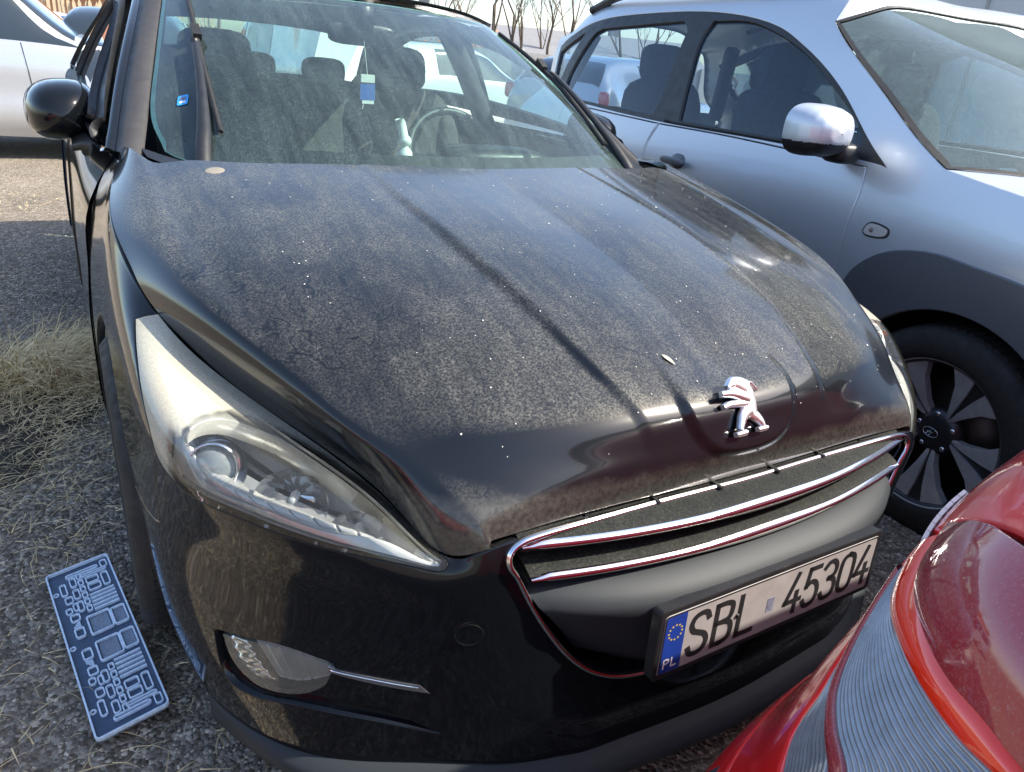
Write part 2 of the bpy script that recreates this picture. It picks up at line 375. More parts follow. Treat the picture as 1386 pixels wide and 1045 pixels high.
# ---- black car nose surfaces -------------------------------------------------
_C=[(1.07,.997),(.86,.968),(.62,.928),(.42,.886),(.27,.842),(.165,.797),(.10,.762),(.072,.715),(.060,.676),(.062,.640)]
_R=[(-.765,1.21,.984),(-.762,.95,.936),(-.741,.66,.881),(-.715,.48,.836),(-.68,.37,.797),(-.640,.275,.756),(-.585,.195,.722),(-.532,.125,.692),(-.503,.080,.664),(-.492,.066,.640)]
_S=[(-.804,1.45,.985),(-.866,1.05,.918),(-.856,.80,.855),(-.83,.68,.805),(-.757,.52,.74),(-.667,.37,.69),(-.588,.20,.645),(-.547,.10,.61),(-.512,.070,.622),(-.499,.062,.630)]
def hood_grid():
    rows=[]
    for (yc,zc),r,s_ in zip(_C,_R,_S):
        r=np.array(r);s_=np.array(s_);row=[]
        fl=np.array([-.006,-.003,.006])*(np.linalg.norm(s_-r)/.1)
        row+=[s_,r*.45+s_*.55+fl,r*.84+s_*.16+fl*.7,r]
        for a in(.945,.80,.55,.28,0):
            k=a**2.4;row.append(np.array([a*r[0],yc+(r[1]-yc)*k,zc+(r[2]-zc)*k+.006*np.sin(np.pi*a**1.5)]))
        rows.append(row)
    return mirror_cols(rows)
def hood_disp(p):
    x=np.abs(p[:,0]);y=p[:,1];z=p[:,2]
    xc=np.interp(y,[.05,.10,.20,.30,.55,.85,1.1],[.19,.205,.237,.262,.295,.31,.31])
    f=sstep(.05,.22,y)*(1-.8*sstep(.55,1.0,y))
    d=.0095*f*(1-sstep(-.005,.022,x-xc))*sstep(.0,.28,x+.10)
    # raised shield under the emblem
    e=(np.abs(x/.142)**2.6+np.clip((.80-z)/.122,0,9)**2.6)**(1/2.6)
    return d+.009*(1-sstep(.84,1.0,e))*(1-sstep(.762,.815,z))
WALL=[ # columns from the door to the centre line
[(-.845,1.75,1.0),(-.885,1.75,.93),(-.915,1.75,.75),(-.927,1.75,.58),(-.930,1.75,.43),(-.925,1.75,.29),(-.90,1.75,.19)],
[(-.804,1.45,.985),(-.874,1.42,.885),(-.910,1.42,.72),(-.923,1.42,.58),(-.926,1.42,.43),(-.920,1.42,.29),(-.895,1.42,.19)],
[(-.866,1.05,.918),(-.886,1.02,.85),(-.908,1.0,.70),(-.919,1.0,.57),(-.920,1.0,.43),(-.915,1.0,.29),(-.89,1.0,.19)],
[(-.83,.68,.805),(-.876,.69,.784),(-.899,.665,.70),(-.904,.64,.57),(-.900,.62,.43),(-.888,.60,.29),(-.865,.58,.19)],
[(-.757,.52,.74),(-.832,.455,.744),(-.869,.413,.694),(-.864,.425,.58),(-.868,.425,.43),(-.860,.40,.29),(-.838,.385,.19)],
[(-.667,.37,.69),(-.750,.314,.702),(-.793,.277,.656),(-.788,.283,.56),(-.792,.285,.43),(-.788,.265,.29),(-.768,.25,.195)],
[(-.588,.20,.645),(-.638,.170,.652),(-.670,.153,.615),(-.672,.163,.545),(-.686,.17,.43),(-.680,.165,.29),(-.662,.155,.195)],
[(-.547,.10,.61),(-.562,.088,.604),(-.572,.083,.578),(-.577,.09,.53),(-.583,.10,.43),(-.565,.10,.29),(-.548,.092,.20)],
[(-.499,.06,.63),(-.492,.052,.605),(-.485,.05,.578),(-.473,.047,.525),(-.455,.042,.43),(-.430,.030,.29),(-.415,.02,.20)],
[(-.25,.057,.64),(-.25,.050,.610),(-.25,.043,.578),(-.25,.036,.525),(-.25,.02,.43),(-.25,-.008,.29),(-.25,-.02,.20)],
[(0,.053,.64),(0,.045,.610),(0,.037,.578),(0,.028,.525),(0,.01,.43),(0,-.022,.29),(0,-.035,.20)]]
HOOD=Surf(hood_grid(),disp=hood_disp)
WALLS=Surf(mirror_cols(np.transpose(np.array(WALL),(1,0,2))))
# ---- windscreen of the black car
def ws_grid():
    top=np.array([(-.592,2.17,1.368),(-.52,2.08,1.384),(-.34,1.99,1.396),(-.17,1.945,1.402),(0,1.93,1.404)])
    bot=np.array([(-.768,1.40,.985),(-.675,1.275,.968),(-.46,1.165,.960),(-.22,1.115,.957),(0,1.10,.957)])
    rows=[]
    for t in (0,.3,.65,1):
        r=top+(bot-top)*t;k=4*t*(1-t)
        r=r+np.array([0,-.018,.030])*k*np.array([.25,.7,1,1,1])[:,None]
        rows.append(r)
    return mirror_cols(rows)
WSS=Surf(ws_grid())
# ---- grey/silver SUV: local frame s (to the rear), w (out, towards the black car), z above its ground
SA=np.radians(6.0);SH=np.array([1.306,.428,-.05]);SDV=np.array([np.sin(SA),np.cos(SA),0]);SNV=np.array([-np.cos(SA),np.sin(SA),0])
def suv(s,w,z): return SH+np.multiply.outer(s,SDV)+np.multiply.outer(w,SNV)+np.multiply.outer(z,[0,0,1.])
def suv_side_grid():
    ss=[-1.0,-.8,-.55,-.25,.15,.6,1.1,1.7,2.4,3.0,3.35]
    zs=[1.735,1.725,1.70,1.66,1.60,1.50,1.35,1.18,1.06,.98,.86,.70,.50,.34,.22]
    ws=[-.90,-.55,-.36,-.29,-.235,-.185,-.125,-.065,-.028,-.008,.0,-.005,-.01,-.035,-.08]
    G=[]
    for z,w in zip(zs,ws):
        row=[]
        for s in ss:
            ww=w-(.34*max(0,(-.30-s)/.7)**2)+(-.05*max(0,(s-2.6)/.75)**2)
            zz=z
            if z>1.5: zz=z-(.05+.35*min(1,max(0,(-w-.3)/.3)))*max(0,1.4-max(s,.7))**2-.10*max(0,(s-2.6)/.75)**2
            if z>1.1: ww+= -.10*max(0,(s-2.6)/.75)**2
            row.append(suv(s,ww,zz))
        G.append(row[::-1])
    return np.array(G)
SUVS=Surf(suv_side_grid(),tu=[-3.35,-3.0,-2.4,-1.7,-1.1,-.6,-.15,.25,.55,.8,1.0])   # u is metres ahead of the front hub
# ---- red hatchback tail corner
def red_grid():
    plan=np.array([(2.2,-.30),(1.2,-.275),(.5,-.268),(.05,-.275),(-.22,-.295),(-.42,-.335),(-.56,-.405),(-.655,-.51),(-.70,-.65),(-.73,-.86),(-.745,-1.15)])
    nx=np.gradient(plan,axis=0);nx=np.stack([nx[:,1],-nx[:,0]],1);nx/=np.linalg.norm(nx,axis=1)[:,None]  # towards inside
    if (nx[0]@np.array([0,-1]))<0: nx=-nx
    rows=[]
    for z,i,b in ((1.40,.40,.46),(1.25,.32,.33),(1.12,.20,.185),(1.03,.145,.112),(.96,.116,.078),(.88,.098,.058),(.80,.072,.038),(.72,.048,.018),(.64,.010,-.014),(.54,-.012,-.040),(.42,.002,-.015),(.30,.02,.01),(.22,.05,.06)):
        k=np.clip((-.1-plan[:,0])/.5,0,1)[:,None]
        q=plan+nx*(i*(1-k)+b*k);rows.append(np.concatenate([q,np.full((len(q),1),z)],1))
    return np.array(rows)
REDS=Surf(red_grid())
# ------------------------------------------------------------ material library
M['paint']=dirty_paint('black_lacquer',(.0045,.0055,.007),amount=.10,rough=.14,base_dust=.002,low=.80,streaks=False,ior=1.36,spec=.12)
M['hood']=dirty_paint('dusty_black_lacquer',(.0045,.0055,.007),dust=(.33,.32,.275),amount=.88,rough=.20,base_dust=.004,low=.74,span=.12,coat_rough=.06,grime=(.712,.690,0.,.26),ior=1.42,spec=.25,sheen=.45)
M['blackplastic']=plain('black_plastic',(.012,.013,.015),.45,nscale=60,bumps=.2)
M['greyplastic']=plain('grey_plastic',(.017,.021,.026),.55,nscale=160,bumps=.1,var=.08)
m,nt,b_,o_=new_mat('matt_grey_plastic');setp(b_,Roughness=.55,Specular=.25);b_.inputs['Base Color'].default_value=(.024,.029,.034,1);M['crossm']=m
M['dustyplastic']=dirty_paint('dusty_grey_plastic',(.009,.011,.012),amount=.22,rough=.6,spec=.12,coat=0,low=.4,dust=(.30,.29,.22),base_dust=.03,streaks=False)
M['chrome']=plain('chrome',(.78,.78,.80),.09,metal=1,var=.05,nscale=80)
M['trim']=plain('weathered_rubber_trim',(.036,.034,.034),.6,nscale=40,var=.15)
M['rubber']=plain('rubber',(.012,.012,.012),.6,nscale=60,bumps=.3)
M['tyre']=plain('tyre_rubber',(.018,.017,.016),.75,nscale=90,bumps=.3)
M['dark']=plain('dark_void',(.006,.006,.007),.8)
M['glass']=glass('windscreen_glass',(.74,.93,.88),dirt_sheen=.17,dirt_sheen_col=(.30,.42,.41),runs=False,streak=True)  # teal veil mixes streaked dirt with a painted pale sky reflection
M['sideglass']=glass('side_window_glass',(.62,.74,.74),dirt_sheen=.05,runs=False)
M['suvglass']=glass('suv_window_glass',(.50,.66,.74),dirt_sheen=.10,dirt_sheen_col=(.10,.22,.36),runs=False,refl=1.0)  # blue veil paints the sky reflection into the pane colour
M['suvscreen']=glass('suv_windscreen_glass',(.70,.86,.84),dirt_sheen=.20,dirt_sheen_col=(.42,.56,.56),runs=False)  # pale veil is part dried dirt, part painted bright reflection
M['cabin']=plain('cabin_fabric',(.035,.035,.037),.9,nscale=120,bumps=.3)
M['seat']=plain('seat_fabric',(.05,.048,.046),.95,nscale=150,bumps=.4,var=.3)
M['dash']=plain('dashboard_plastic',(.035,.035,.035),.7,nscale=100,bumps=.2)
M['headliner']=plain('headliner_cloth',(.35,.35,.33),.9)
M['silver_refl']=plain('silver_reflector',(.88,.89,.90),.12,metal=.9,nscale=60,coat=1)
M['bezel']=plain('silver_grey_bezel',(.50,.50,.475),.30,metal=.35,nscale=30)
M['amber']=plain('amber_reflection_paint',(.30,.10,.05),.25,nscale=60,coat=.5)  # amber tone stands in for reflected red
M['white']=plain('white_enamel',(.74,.74,.72),.35,nscale=40,var=.06)
M['platewhite']=plain('plate_reflective_white',(.30,.285,.285),.4,nscale=25,var=.10)
M['ink']=plain('black_ink',(.012,.012,.014),.5)
M['eublue']=plain('plate_blue',(.01,.035,.23),.4)
M['euyellow']=plain('plate_yellow',(.6,.45,.05),.4)
M['platelt']=plain('plate_white_print',(.7,.7,.72),.4)
def lens_mat(name,haze_col=(.74,.71,.57),z0=.2,z1=.95,hmax=.56,hmin=.02):
    m,nt,b,o=new_mat(name); nt.nodes.remove(b); v=coords(nt)
    t=N(nt,'ShaderNodeBsdfTransparent'); t.inputs[0].default_value=(.93,.95,.94,1)
    g=N(nt,'ShaderNodeBsdfGlossy'); g.inputs['Roughness'].default_value=.05
    fr=N(nt,'ShaderNodeFresnel'); fr.inputs[0].default_value=1.55
    d=N(nt,'ShaderNodeBsdfDiffuse'); d.inputs[0].default_value=(*haze_col,1)
    at=N(nt,'ShaderNodeAttribute'); at.attribute_name='oxidation'
    mr=N(nt,'ShaderNodeMapRange'); mr.interpolation_type='SMOOTHSTEP'; nt.links.new(math_(nt,'ADD',at.outputs['Fac'],math_(nt,'MULTIPLY',math_(nt,'SUBTRACT',noise(nt,14,5,.6,v),.5),.5)),mr.inputs[0])
    for i,x in zip((1,2,3,4),(z0,z1,hmin,hmax)): mr.inputs[i].default_value=x
    f=math_(nt,'MULTIPLY',mr.outputs[0],ramp(nt,noise(nt,260,3,.7,v),(.35,.75),(.65,1.)),True)
    nt.links.new(mixsh(nt,fr.outputs[0],mixsh(nt,f,t.outputs[0],d.outputs[0]),g.outputs[0]),o.inputs[0]); return m
M['lens']=lens_mat('hazed_lens_plastic')
M['clearlens']=lens_mat('clear_lens_plastic',z0=2,z1=3,hmin=.14,hmax=.2)
M['lampback']=plain('lamp_housing_grey',(.42,.43,.44),.3,metal=.6,nscale=20); M['fogrefl']=plain('fog_reflector_grey',(.30,.31,.30),.35,metal=.3); M['drl']=plain('running_light_lens',(.12,.12,.12),.2,coat=1)
# ------------------------------------------------------------ the black car
CAR=thing('parked_car','black dusty saloon car with chrome barred grille and white number plate, nose towards the viewer','car',(0,2.2,0))
def band(u0,u1,v): return [(u,v) for u in np.linspace(u0,u1,14)]
# hood panel: whole HOOD chart, slightly inside its limits
H0=[(-1,0,1)]+[(u,0.) for u in np.linspace(-.92,.92,16)]+[(1,0,1)]+[(1,v) for v in np.linspace(.05,.95,16)]+[(1,1,1)]+[(u,1.) for u in np.linspace(.92,-.92,16)]+[(-1,1,1)]+[(-1,v) for v in np.linspace(.95,.05,16)]
def dense(O,n=3): return outline(O,n)
hood=panel('hood',HOOD,dense(H0),M['hood'],CAR,h=.010,gap=.0005,skirt=.02,fine=(-.34,.34,.60,.985,2.2),label='dusty black hood with dried water runs')
LOW=cr([(-.5292,.0763),(-.485,.1513),(-.4556,.229),(-.4421,.3006),(-.4133,.3229),(-.3676,.2923),(-.3063,.2633),(-.2603,.1811),(-.2414,.1403),(-.238,.0662)],8)
def cat(*a): return np.concatenate([np.asarray(x,float).reshape(-1,2) for x in a])
O_lamp=cat(LOW,cr([(-.238,.0662),(-.242,.025),(-.252,.003)],4),[(-.30,.0),(-.36,.0),(-.43,.0),(-.50,.0),(-.5275,.0)])
ks=int(np.argmin(np.hypot(LOW[:,0]+.446,LOW[:,1]-.285)))
O_fog=[(-.3931,.6889,1),(-.3903,.7366),(-.3819,.7812),(-.3627,.8106),(-.3296,.7939),(-.3083,.753),(-.301,.7071),(-.3017,.6733),(-.3403,.6555)]
O_drl=[(-.3016,.668,1),(-.2725,.6790),(-.2439,.700,1),(-.2390,.7300,1),(-.273,.7033),(-.3008,.6847,1)]
O_bez=[(-.3975,.676,1),(-.3403,.640),(-.299,.652,1),(-.291,.7145),(-.266,.7868),(-.2367,.8822,1),(-.2763,.8364),(-.327,.8181),(-.375,.8403),(-.3952,.8150)]
O_cap=[(-.228,.5039),(-.2183,.4498),(-.2091,.5053),(-.2184,.5615)]
GR=[(-.176,.012),(-.1845,.05),(-.1870,.12),(-.1847,.2175),(-.1795,.3922),(-.1708,.5356),(-.1581,.6381),(-.1372,.7085),(-.1029,.7530),(-.05,.768)]
O_gr=[(0,.010)]+[(-.06,.010),(-.12,.010),(-.160,.004)]+GR+[(0,.772)]+mir(GR)[::-1]+[(.160,.004),(.12,.010),(.06,.010)]
# fender / bumper split: arch circle in wall chart found numerically
uu=np.linspace(-1,-.30,700);vv=np.linspace(0,1,400);UU,VV=np.meshgrid(uu,vv);PP=WALLS(UU.ravel(),VV.ravel()).reshape(400,700,3)
AC=(.965,.325);AR=.372
def wall_uv(y,z,left=True):
    d=(PP[...,1]-y)**2+(PP[...,2]-z)**2
    d=d+np.where(UU<-.36,0,9); i=np.unravel_index(np.argmin(d),d.shape); return (UU[i],VV[i])
arch=[wall_uv(AC[0]+AR*math.cos(a),AC[1]+AR*math.sin(a)) for a in np.linspace(math.pi+.34,-.34,24)]   # from front foot over the top to the rear foot
k_sp=min(range(len(arch)),key=lambda i:abs(arch[i][1]-.50)+ (0 if i<12 else 9))
# fender
AR_=[np.array(q) for q in arch]
SP=cat([LOW[ks]],[(-.458,.42),(-.465,.50)],[AR_[k_sp]])
fen=cat([(-.5275,.0)],[(u,0.) for u in np.linspace(-.57,-.860,12)],[(-.860,.12),(-.860,.3),(-.860,.55),(-.860,.8),(-.860,.985)],[(AR_[-1][0],.985)],cr(AR_[::-1][:len(AR_)-k_sp],4),cr(SP,6)[::-1],LOW[:ks+1][::-1])
arch_f=fen
fender=panel('fender',WALLS,fen,M['paint'],CAR,h=.014,gap=.002,skirt=.018)
mirror_obj(fender)
bl=cat([(-.2465,.0)],cr([(-.252,.003),(-.242,.025),(-.238,.0662)],4)[1:],LOW[ks:][::-1],cr(SP,6),cr(AR_[:k_sp+1][::-1],4),[(AR_[0][0],.99),(-.43,.995),(-.36,.995),(-.28,.995),(-.2,.995),(-.1,.995)])
blm=bl[::-1]*[-1,1]
O_bump=cat(bl,[(0,.995)],blm,[(.2,.0),(.1,.0),(0,.0),(-.1,.0),(-.2,.0)])
def groove(u,v,P,Nn):
    g=sstep(.22,.17,np.abs(u))
    c=.895-.075*np.clip((np.abs(u)-.12)/.075,0,1)**2
    return -.010*np.exp(-((v-c)/.012)**2)*g -.012*sstep(0,.05,v-c)*g
bumper=panel('front_bumper',WALLS,O_bump,M['paint'],CAR,holes=[outline(O_gr,4),outline(O_bez,5),outline(mir(O_bez),5)],h=.013,gap=.0,skirt=.02,disp=groove)
# fog lamp bezels, fog lamps, running lights
for s in (0,1):
    f=(lambda q:q) if s==0 else mir
    bz=panel('fog_lamp_bezel',WALLS,outline(f(O_bez),5),M['paint'],CAR,holes=[outline(f(O_fog),5)],h=.010,off=-.014,gap=-.003,skirt=.004)
    fl=panel('fog_lamp',WALLS,outline(f(O_fog),5),M['clearlens'],CAR,h=.008,off=-.006,skirt=.012)
    c=np.mean([q[:2] for q in f(O_fog)],0)
    def ribs(u,v,P,Nn): return .0045*np.abs(np.sin(P[:,0]*140+P[:,2]*40))
    bandgrid('fog_reflector',WALLS,f([(-.372,.688),(-.340,.674),(-.306,.692)]),f([(-.352,.785),(-.330,.775),(-.304,.735)]),M['fogrefl'],fl,n=90,m=10,off=-.026,disp=lambda t,q:-.008*(((q*6)%1.)<.12),edge=0)
    bandgrid('fog_reflector',WALLS,f([(-.390,.70),(-.384,.760),(-.366,.798)]),f([(-.374,.692),(-.366,.740),(-.353,.786)]),M['silver_refl'],fl,n=60,m=8,off=-.018,disp=lambda t,q:.0015*np.sin(q*30),edge=0)
    panel('fog_housing',WALLS,outline(f(O_fog),5),M['greyplastic'],fl,h=.012,off=-.034,skirt=.0)
    panel('running_light',WALLS,outline(f(O_drl),4),M['drl'],CAR,h=.006,off=.001,gap=0,skirt=.010)
    panel('tow_cover' if s==0 else 'tow_cover',WALLS,outline(f(O_cap),5),M['paint'],CAR,h=.006,off=.0012,gap=.0,skirt=.003) if s==0 else None
    if s==0:
        q=resample(outline(O_cap,5),WALLS.su,WALLS.sv,.006);P_,N_=WALLS.pn(q[:,0],q[:,1]);P_=P_.mean(0)+(P_-P_.mean(0))/np.linalg.norm(P_-P_.mean(0),axis=1)[:,None]*.0205;MB().tube(P_+N_*.0012,.0005,5,closed=True,ref=(0,-1,.1)).build('tow_cover_edge',M['dustyplastic'],CAR)
    dl=cr([(u,v) for u,v in f([(-.3005,.672),(-.2725,.684),(-.2450,.704)])],8);P_,N_=WALLS.pn(dl[:,0],dl[:,1]);MB().tube(P_+N_*.003,.0013,6,ref=(0,-1,.1)).build('chrome_accent',M['chrome'],CAR)
# lip under the bumper
def lip():
    b=MB();rows=[]
    us=np.linspace(-.44,.44,70);P,Nn=WALLS.pn(us,np.full(70,.985));Nn[:,2]=0;Nn/=np.linalg.norm(Nn,axis=1)[:,None]
    k=1-sstep(.30,.44,np.abs(us))
    for o,z in ((-.014,.205),(.004,.197),(.020+0*us,.186),(.026,.174),(.022,.160),(.0,.150),(-.05,.150)):
        q=P+Nn*(np.broadcast_to(o,us.shape)*(k if np.mean(o)>.005 else 1))[:,None];q[:,2]=z;rows.append(q)
    b.grid(rows,flip=True);return b
lip().build('bumper_lip',M['crossm'],CAR)
# ---- headlights
def on(S,u,v,off=0):
    p,n=S.pn([u],[v]);return p[0]+n[0]*off,n[0]
def headlight(f,sx):
    L=panel('headlight',WALLS,O_lamp if sx<0 else O_lamp[::-1]*[-1,1],M['lens'],CAR,h=.009,gap=.0003,skirt=.016)
    co_=np.array([q.co[:] for q in L.data.vertices]);
    ua=np.linspace(-.54,-.23,120);va=np.linspace(0,.36,60);UA,VA=np.meshgrid(ua,va);PA=WALLS(UA.ravel(),VA.ravel())
    ox=[]
    for q in co_*[-sx*1.,1,1]*[1,1,1]:
        i=int(((PA-[-abs(q[0]),q[1],q[2]])**2).sum(1).argmin());uu_,v2_=UA.ravel()[i],VA.ravel()[i]
        ve=float(np.interp(uu_,[-.419,-.4171,-.4095,-.3655,-.3162,-.26],[.20,.143,.070,.030,.012,.0]))
        ox.append(float(max(sstep(-.412,-.440,uu_),sstep(ve+.02,ve-.05,v2_))))
    L.data.attributes.new('oxidation','FLOAT','POINT').data.foreach_set('value',ox)
    inner=[(-.522,.08,1),(-.482,.150),(-.453,.224),(-.440,.288),(-.4125,.308),(-.3685,.278),(-.307,.249),(-.2625,.167),(-.246,.125),(-.246,.03,1),(-.30,.02),(-.36,.02),(-.43,.02),(-.50,.02),(-.520,.03,1)]
    panel('lamp_housing',WALLS,outline(f(inner),5),M['lampback'],L,h=.012,off=-.085,skirt=0)
    # walls of the housing: a ring from lens edge down to the back
    O=resample(outline(f(inner),5),WALLS.su,WALLS.sv,.01);P,Nn=WALLS.pn(O[:,0],O[:,1])
    b=MB();b.grid(np.array([np.vstack([P-Nn*d,P[:1]-Nn[:1]*d]) for d in(.006,.03,.076)]));b.build('lamp_surround',M['lampback'],L)
    # smooth bezel above the reflectors
    win=[(-.419,.2028),(-.4171,.1428),(-.4095,.0698),(-.385,.034),(-.3655,.024),(-.3162,.022),(-.275,.024),(-.252,.0551,1),(-.262,.08),(-.281,.115),(-.3115,.2168),(-.355,.2459),(-.388,.2762),(-.404,.285)]
    panel('lamp_bezel',WALLS,outline(f(inner),5),M['bezel'],L,holes=[outline(f(win),5)],h=.010,off=-.012,skirt=.03,gap=.001)
    # ribbed strip along the lower edge
    sA=[(-.402,.262),(-.3883,.2602),(-.355,.2259),(-.3115,.1768),(-.2783,.0911),(-.2546,.0450)];sB=[(-.404,.3080),(-.3646,.2748),(-.3199,.233),(-.2779,.1648),(-.2488,.0952)]
    if sx>0: sA=mir(sA);sB=mir(sB)
    bandgrid('indicator_strip',WALLS,sA,sB,M['ribbed'],L,n=260,m=14,off=-.024,disp=lambda t,q:-.006*(((q*15+t*.35)%1.)<.14)+.002*np.sin(t*3.1),edge=.02)
    am=[(-.4775,.105,1),(-.4656,.0973),(-.4421,.1323),(-.428,.2028),(-.4311,.2811,1),(-.4401,.2407),(-.4557,.1756)]
    panel('painted_red_reflection',WALLS,outline(f(am),4),M['amber'],L,h=.006,off=-.008,skirt=.004,disp=lambda u,v,P,Nn:.0015*np.sin(P[:,2]*500))  # added panel that paints a reddish reflection inside the lamp
    # projector and bowl
    for (u,v,r,dep,kind) in ((-.397,.102,.045,-.060,'p'),(-.347,.070,.050,-.062,'b'),(-.304,.045,.038,-.056,'b')):
        p,n=on(WALLS,u*(1 if sx<0 else -1),v,dep);ax=np.array([sx*.42,-.88,.20])
        b=MB();b.lathe([(r*1.10,.028),(r*1.04,.020),(r*.8,0),(r*.5,-.015),(.004,-.02)],p,ax,40);
        Vv=np.array(b.V);rr=Vv-p;ang=np.arctan2(rr[:,2],rr[:,0]);
        if kind=='b':
            Vv+=np.outer(.0035*np.sign(np.sin(ang*10)),ax)*(np.linalg.norm(rr,axis=1)>.3*r)[:,None]
        bo=mk('reflector_bowl',Vv,b.F,M['silver_refl'],L)
        if kind=='p':
            MB().lathe([(r*.80,.0),(r*.84,.030),(r*.78,.034),(r*.74,.030),(r*.74,.0)],p,ax,40).build('projector_ring',M['chrome'],L)
            MB().lathe([(.0005,.040),(r*.30,.038),(r*.5,.034),(r*.66,.026),(r*.75,.014)],p,ax,40).build('projector_lens',M['projlens'],L)
        else: MB().lathe([(.0005,.016),(.005,.015),(.0075,.010),(.008,-.015)],p,ax,16).build('bulb',M['bulb'],L)
    return L
M['ribbed']=plain('ribbed_reflector',(.42,.42,.40),.35,metal=.3,nscale=40)
m,nt,b_,o_=new_mat('projector_glass'); setp(b_,Roughness=.03,Coat=1.0,Transmission=.75); b_.inputs['Base Color'].default_value=(.75,.82,.85,1); M['projlens']=m
M['bulb']=plain('bulb_glass',(.35,.37,.38),.1,coat=1)
headlight(lambda q:q,-1); headlight(mir,1)
# ---- grille
G=thing('g','x','x'); bpy.data.objects.remove(G)
GO=outline(O_gr,6);GR_=resample(GO,WALLS.su,WALLS.sv,.008)
P,Nn=WALLS.pn(GR_[:,0],GR_[:,1])
prof=[(math.cos(a)*.0052,math.sin(a)*.008) for a in np.linspace(0,2*math.pi,10,endpoint=False)]
b=MB()
T=np.roll(P,-1,0)-np.roll(P,1,0);T/=np.linalg.norm(T,axis=1)[:,None];O2=np.cross(T,Nn)
rings=np.array([[P[i]+O2[i]*q[0]+Nn[i]*(q[1]+.000) for q in prof] for i in range(len(P))]);b.grid(rings,close_u=True,close_v=True)
b.build('chrome_frame',M['chrome'],CAR)
# inner black surround of the opening
b=MB();b.grid(np.array([np.vstack([P-Nn*d*np.array([.3,1,.3])+np.array([0,d,0]),(P-Nn*d*np.array([.3,1,.3])+np.array([0,d,0]))[:1]]) for d in(0,.03,.10)]));b.build('grille_surround',M['blackplastic'],CAR)
MB().box((0,.17,.50),(1.0,.01,.36)).build('radiator_screen',M['dark'],CAR)
def bow(x,yc,ye,xe=.46): return yc+(ye-yc)*(abs(x)/xe)**2.2
def bar(z,xe,yc,ye,dep,th,lift):
    xs=np.linspace(-xe,xe,60);shelf=MB();lip_=MB();A=[];B=[]
    for x in xs:
        y=bow(x,yc,ye);e=1-abs(x)/xe; zz=z+lift*(abs(x)/xe)**2; k=min(1,max(.25,(xe-abs(x))/.03))
        A.append([(x,y+.004,zz-.010),(x,y+.003,zz+.003),(x,y+.02,zz+.012),(x,y+dep,zz+.018),(x,y+dep,zz-.006),(x,y+.02,zz-.010)])
        m=1+.5*(1-sstep(.02,.19,abs(x-.02)))   # the middle third of the bright strip is taller
        h=.0068*m
        B.append([(x,y+.006,zz-h*k),(x,y-.001,zz-h*.8*k),(x,y-.004,zz),(x,y-.001,zz+h*.75*k),(x,y+.006,zz+h*k)])
    shelf.grid(np.transpose(np.array(A),(1,0,2)),close_v=True);lip_.grid(np.transpose(np.array(B),(1,0,2)))
    s=shelf.build('grille_bar',M['dustyplastic'],CAR,sharp=40);lip_.build('chrome_strip',M['chrome'],s);return s
bar(.622,.452,-.004,.052,.085,.008,.006); bar(.572,.440,-.012,.040,.085,.008,.006)
# third, plain bar hidden under the hood edge
xs=np.linspace(-.44,.44,50);MB().grid(np.array([[(x,bow(x,.075,.10)+dy,.643+dz) for x in xs] for dy,dz in((.0,-.004),(-.003,.0),(0,.004),(.06,.008))])).build('grille_bar',M['blackplastic'],CAR)
for x in(-.33,-.20,-.07,.07,.20,.33):
    b=MB();y=bow(x,.0,.05);b.box((x,y+.085,.612),(.006,.09,.062));b.build('grille_rib',M['blackplastic'],CAR,smooth=False)
# wide plastic cross member that carries the plate
xs=np.linspace(-.445,.445,60);rows=[]
for dy,z in((.075,.560),(.045,.553),(.020,.540),(.004,.526),(-.001,.515),(.002,.500),(.012,.46),(.02,.40),(.03,.345),(.06,.335)):
    hw_=float(np.interp(z,[.335,.37,.41,.48,.53,.56],[.24,.300,.345,.388,.430,.442]));rows.append([(x/.445*hw_,-.055+.088*(abs(x)/.46)**3.4+dy,z+.004*(abs(x)/.44)**2) for x in xs])
MB().grid(np.array(rows),flip=True).build('grille_cross_member',M['crossm'],CAR)
# ---- number plate
PL_C=np.array([.003,-.058,.463]);PT=-.05
PR=np.array([[1,0,0],[0,math.cos(PT),math.sin(PT)],[0,-math.sin(PT),math.cos(PT)]]).T
def pl(a,b,d=0): return PL_C+PR@np.array([a,-d,b])
def rrect(w,h,r,n=5):
    out=[]
    for cx,cy,a0 in((w/2-r,h/2-r,0),(-w/2+r,h/2-r,90),(-w/2+r,-h/2+r,180),(w/2-r,-h/2+r,270)):
        out+=[(cx+r*math.cos(R_(a0+i*90/n)),cy+r*math.sin(R_(a0+i*90/n))) for i in range(n+1)]
    return out
def slab(shape,f,d0,d1,bev=0.):
    """prism of a plane outline between depths d0 and d1, edge slightly bevelled"""
    b=MB();n=len(shape);c=np.mean(shape,0);S2=[(c[0]+(p[0]-c[0])*(1-bev),c[1]+(p[1]-c[1])*(1-bev*4)) for p in shape] if bev else shape
    V=[f(*p,d0) for p in shape]+[f(*p,d1-(.0008 if bev else 0)) for p in shape]+[f(*p,d1) for p in S2]
    b.add(V,[(i,(i+1)%n,n+(i+1)%n,n+i) for i in range(n)]+[(n+i,n+(i+1)%n,2*n+(i+1)%n,2*n+i) for i in range(n)]+[tuple(2*n+i for i in range(n))]);return b
slab(rrect(.537,.131,.008),lambda a,b,d:pl(a,b+.001,d),-.012,.0075,.008).build('plate_holder',M['blackplastic'],CAR,smooth=False)
plate=slab(rrect(.520,.114,.008),pl,.006,.0082,.004).build('number_plate',M['platewhite'],CAR,smooth=False,label='white Polish number plate with blue strip')
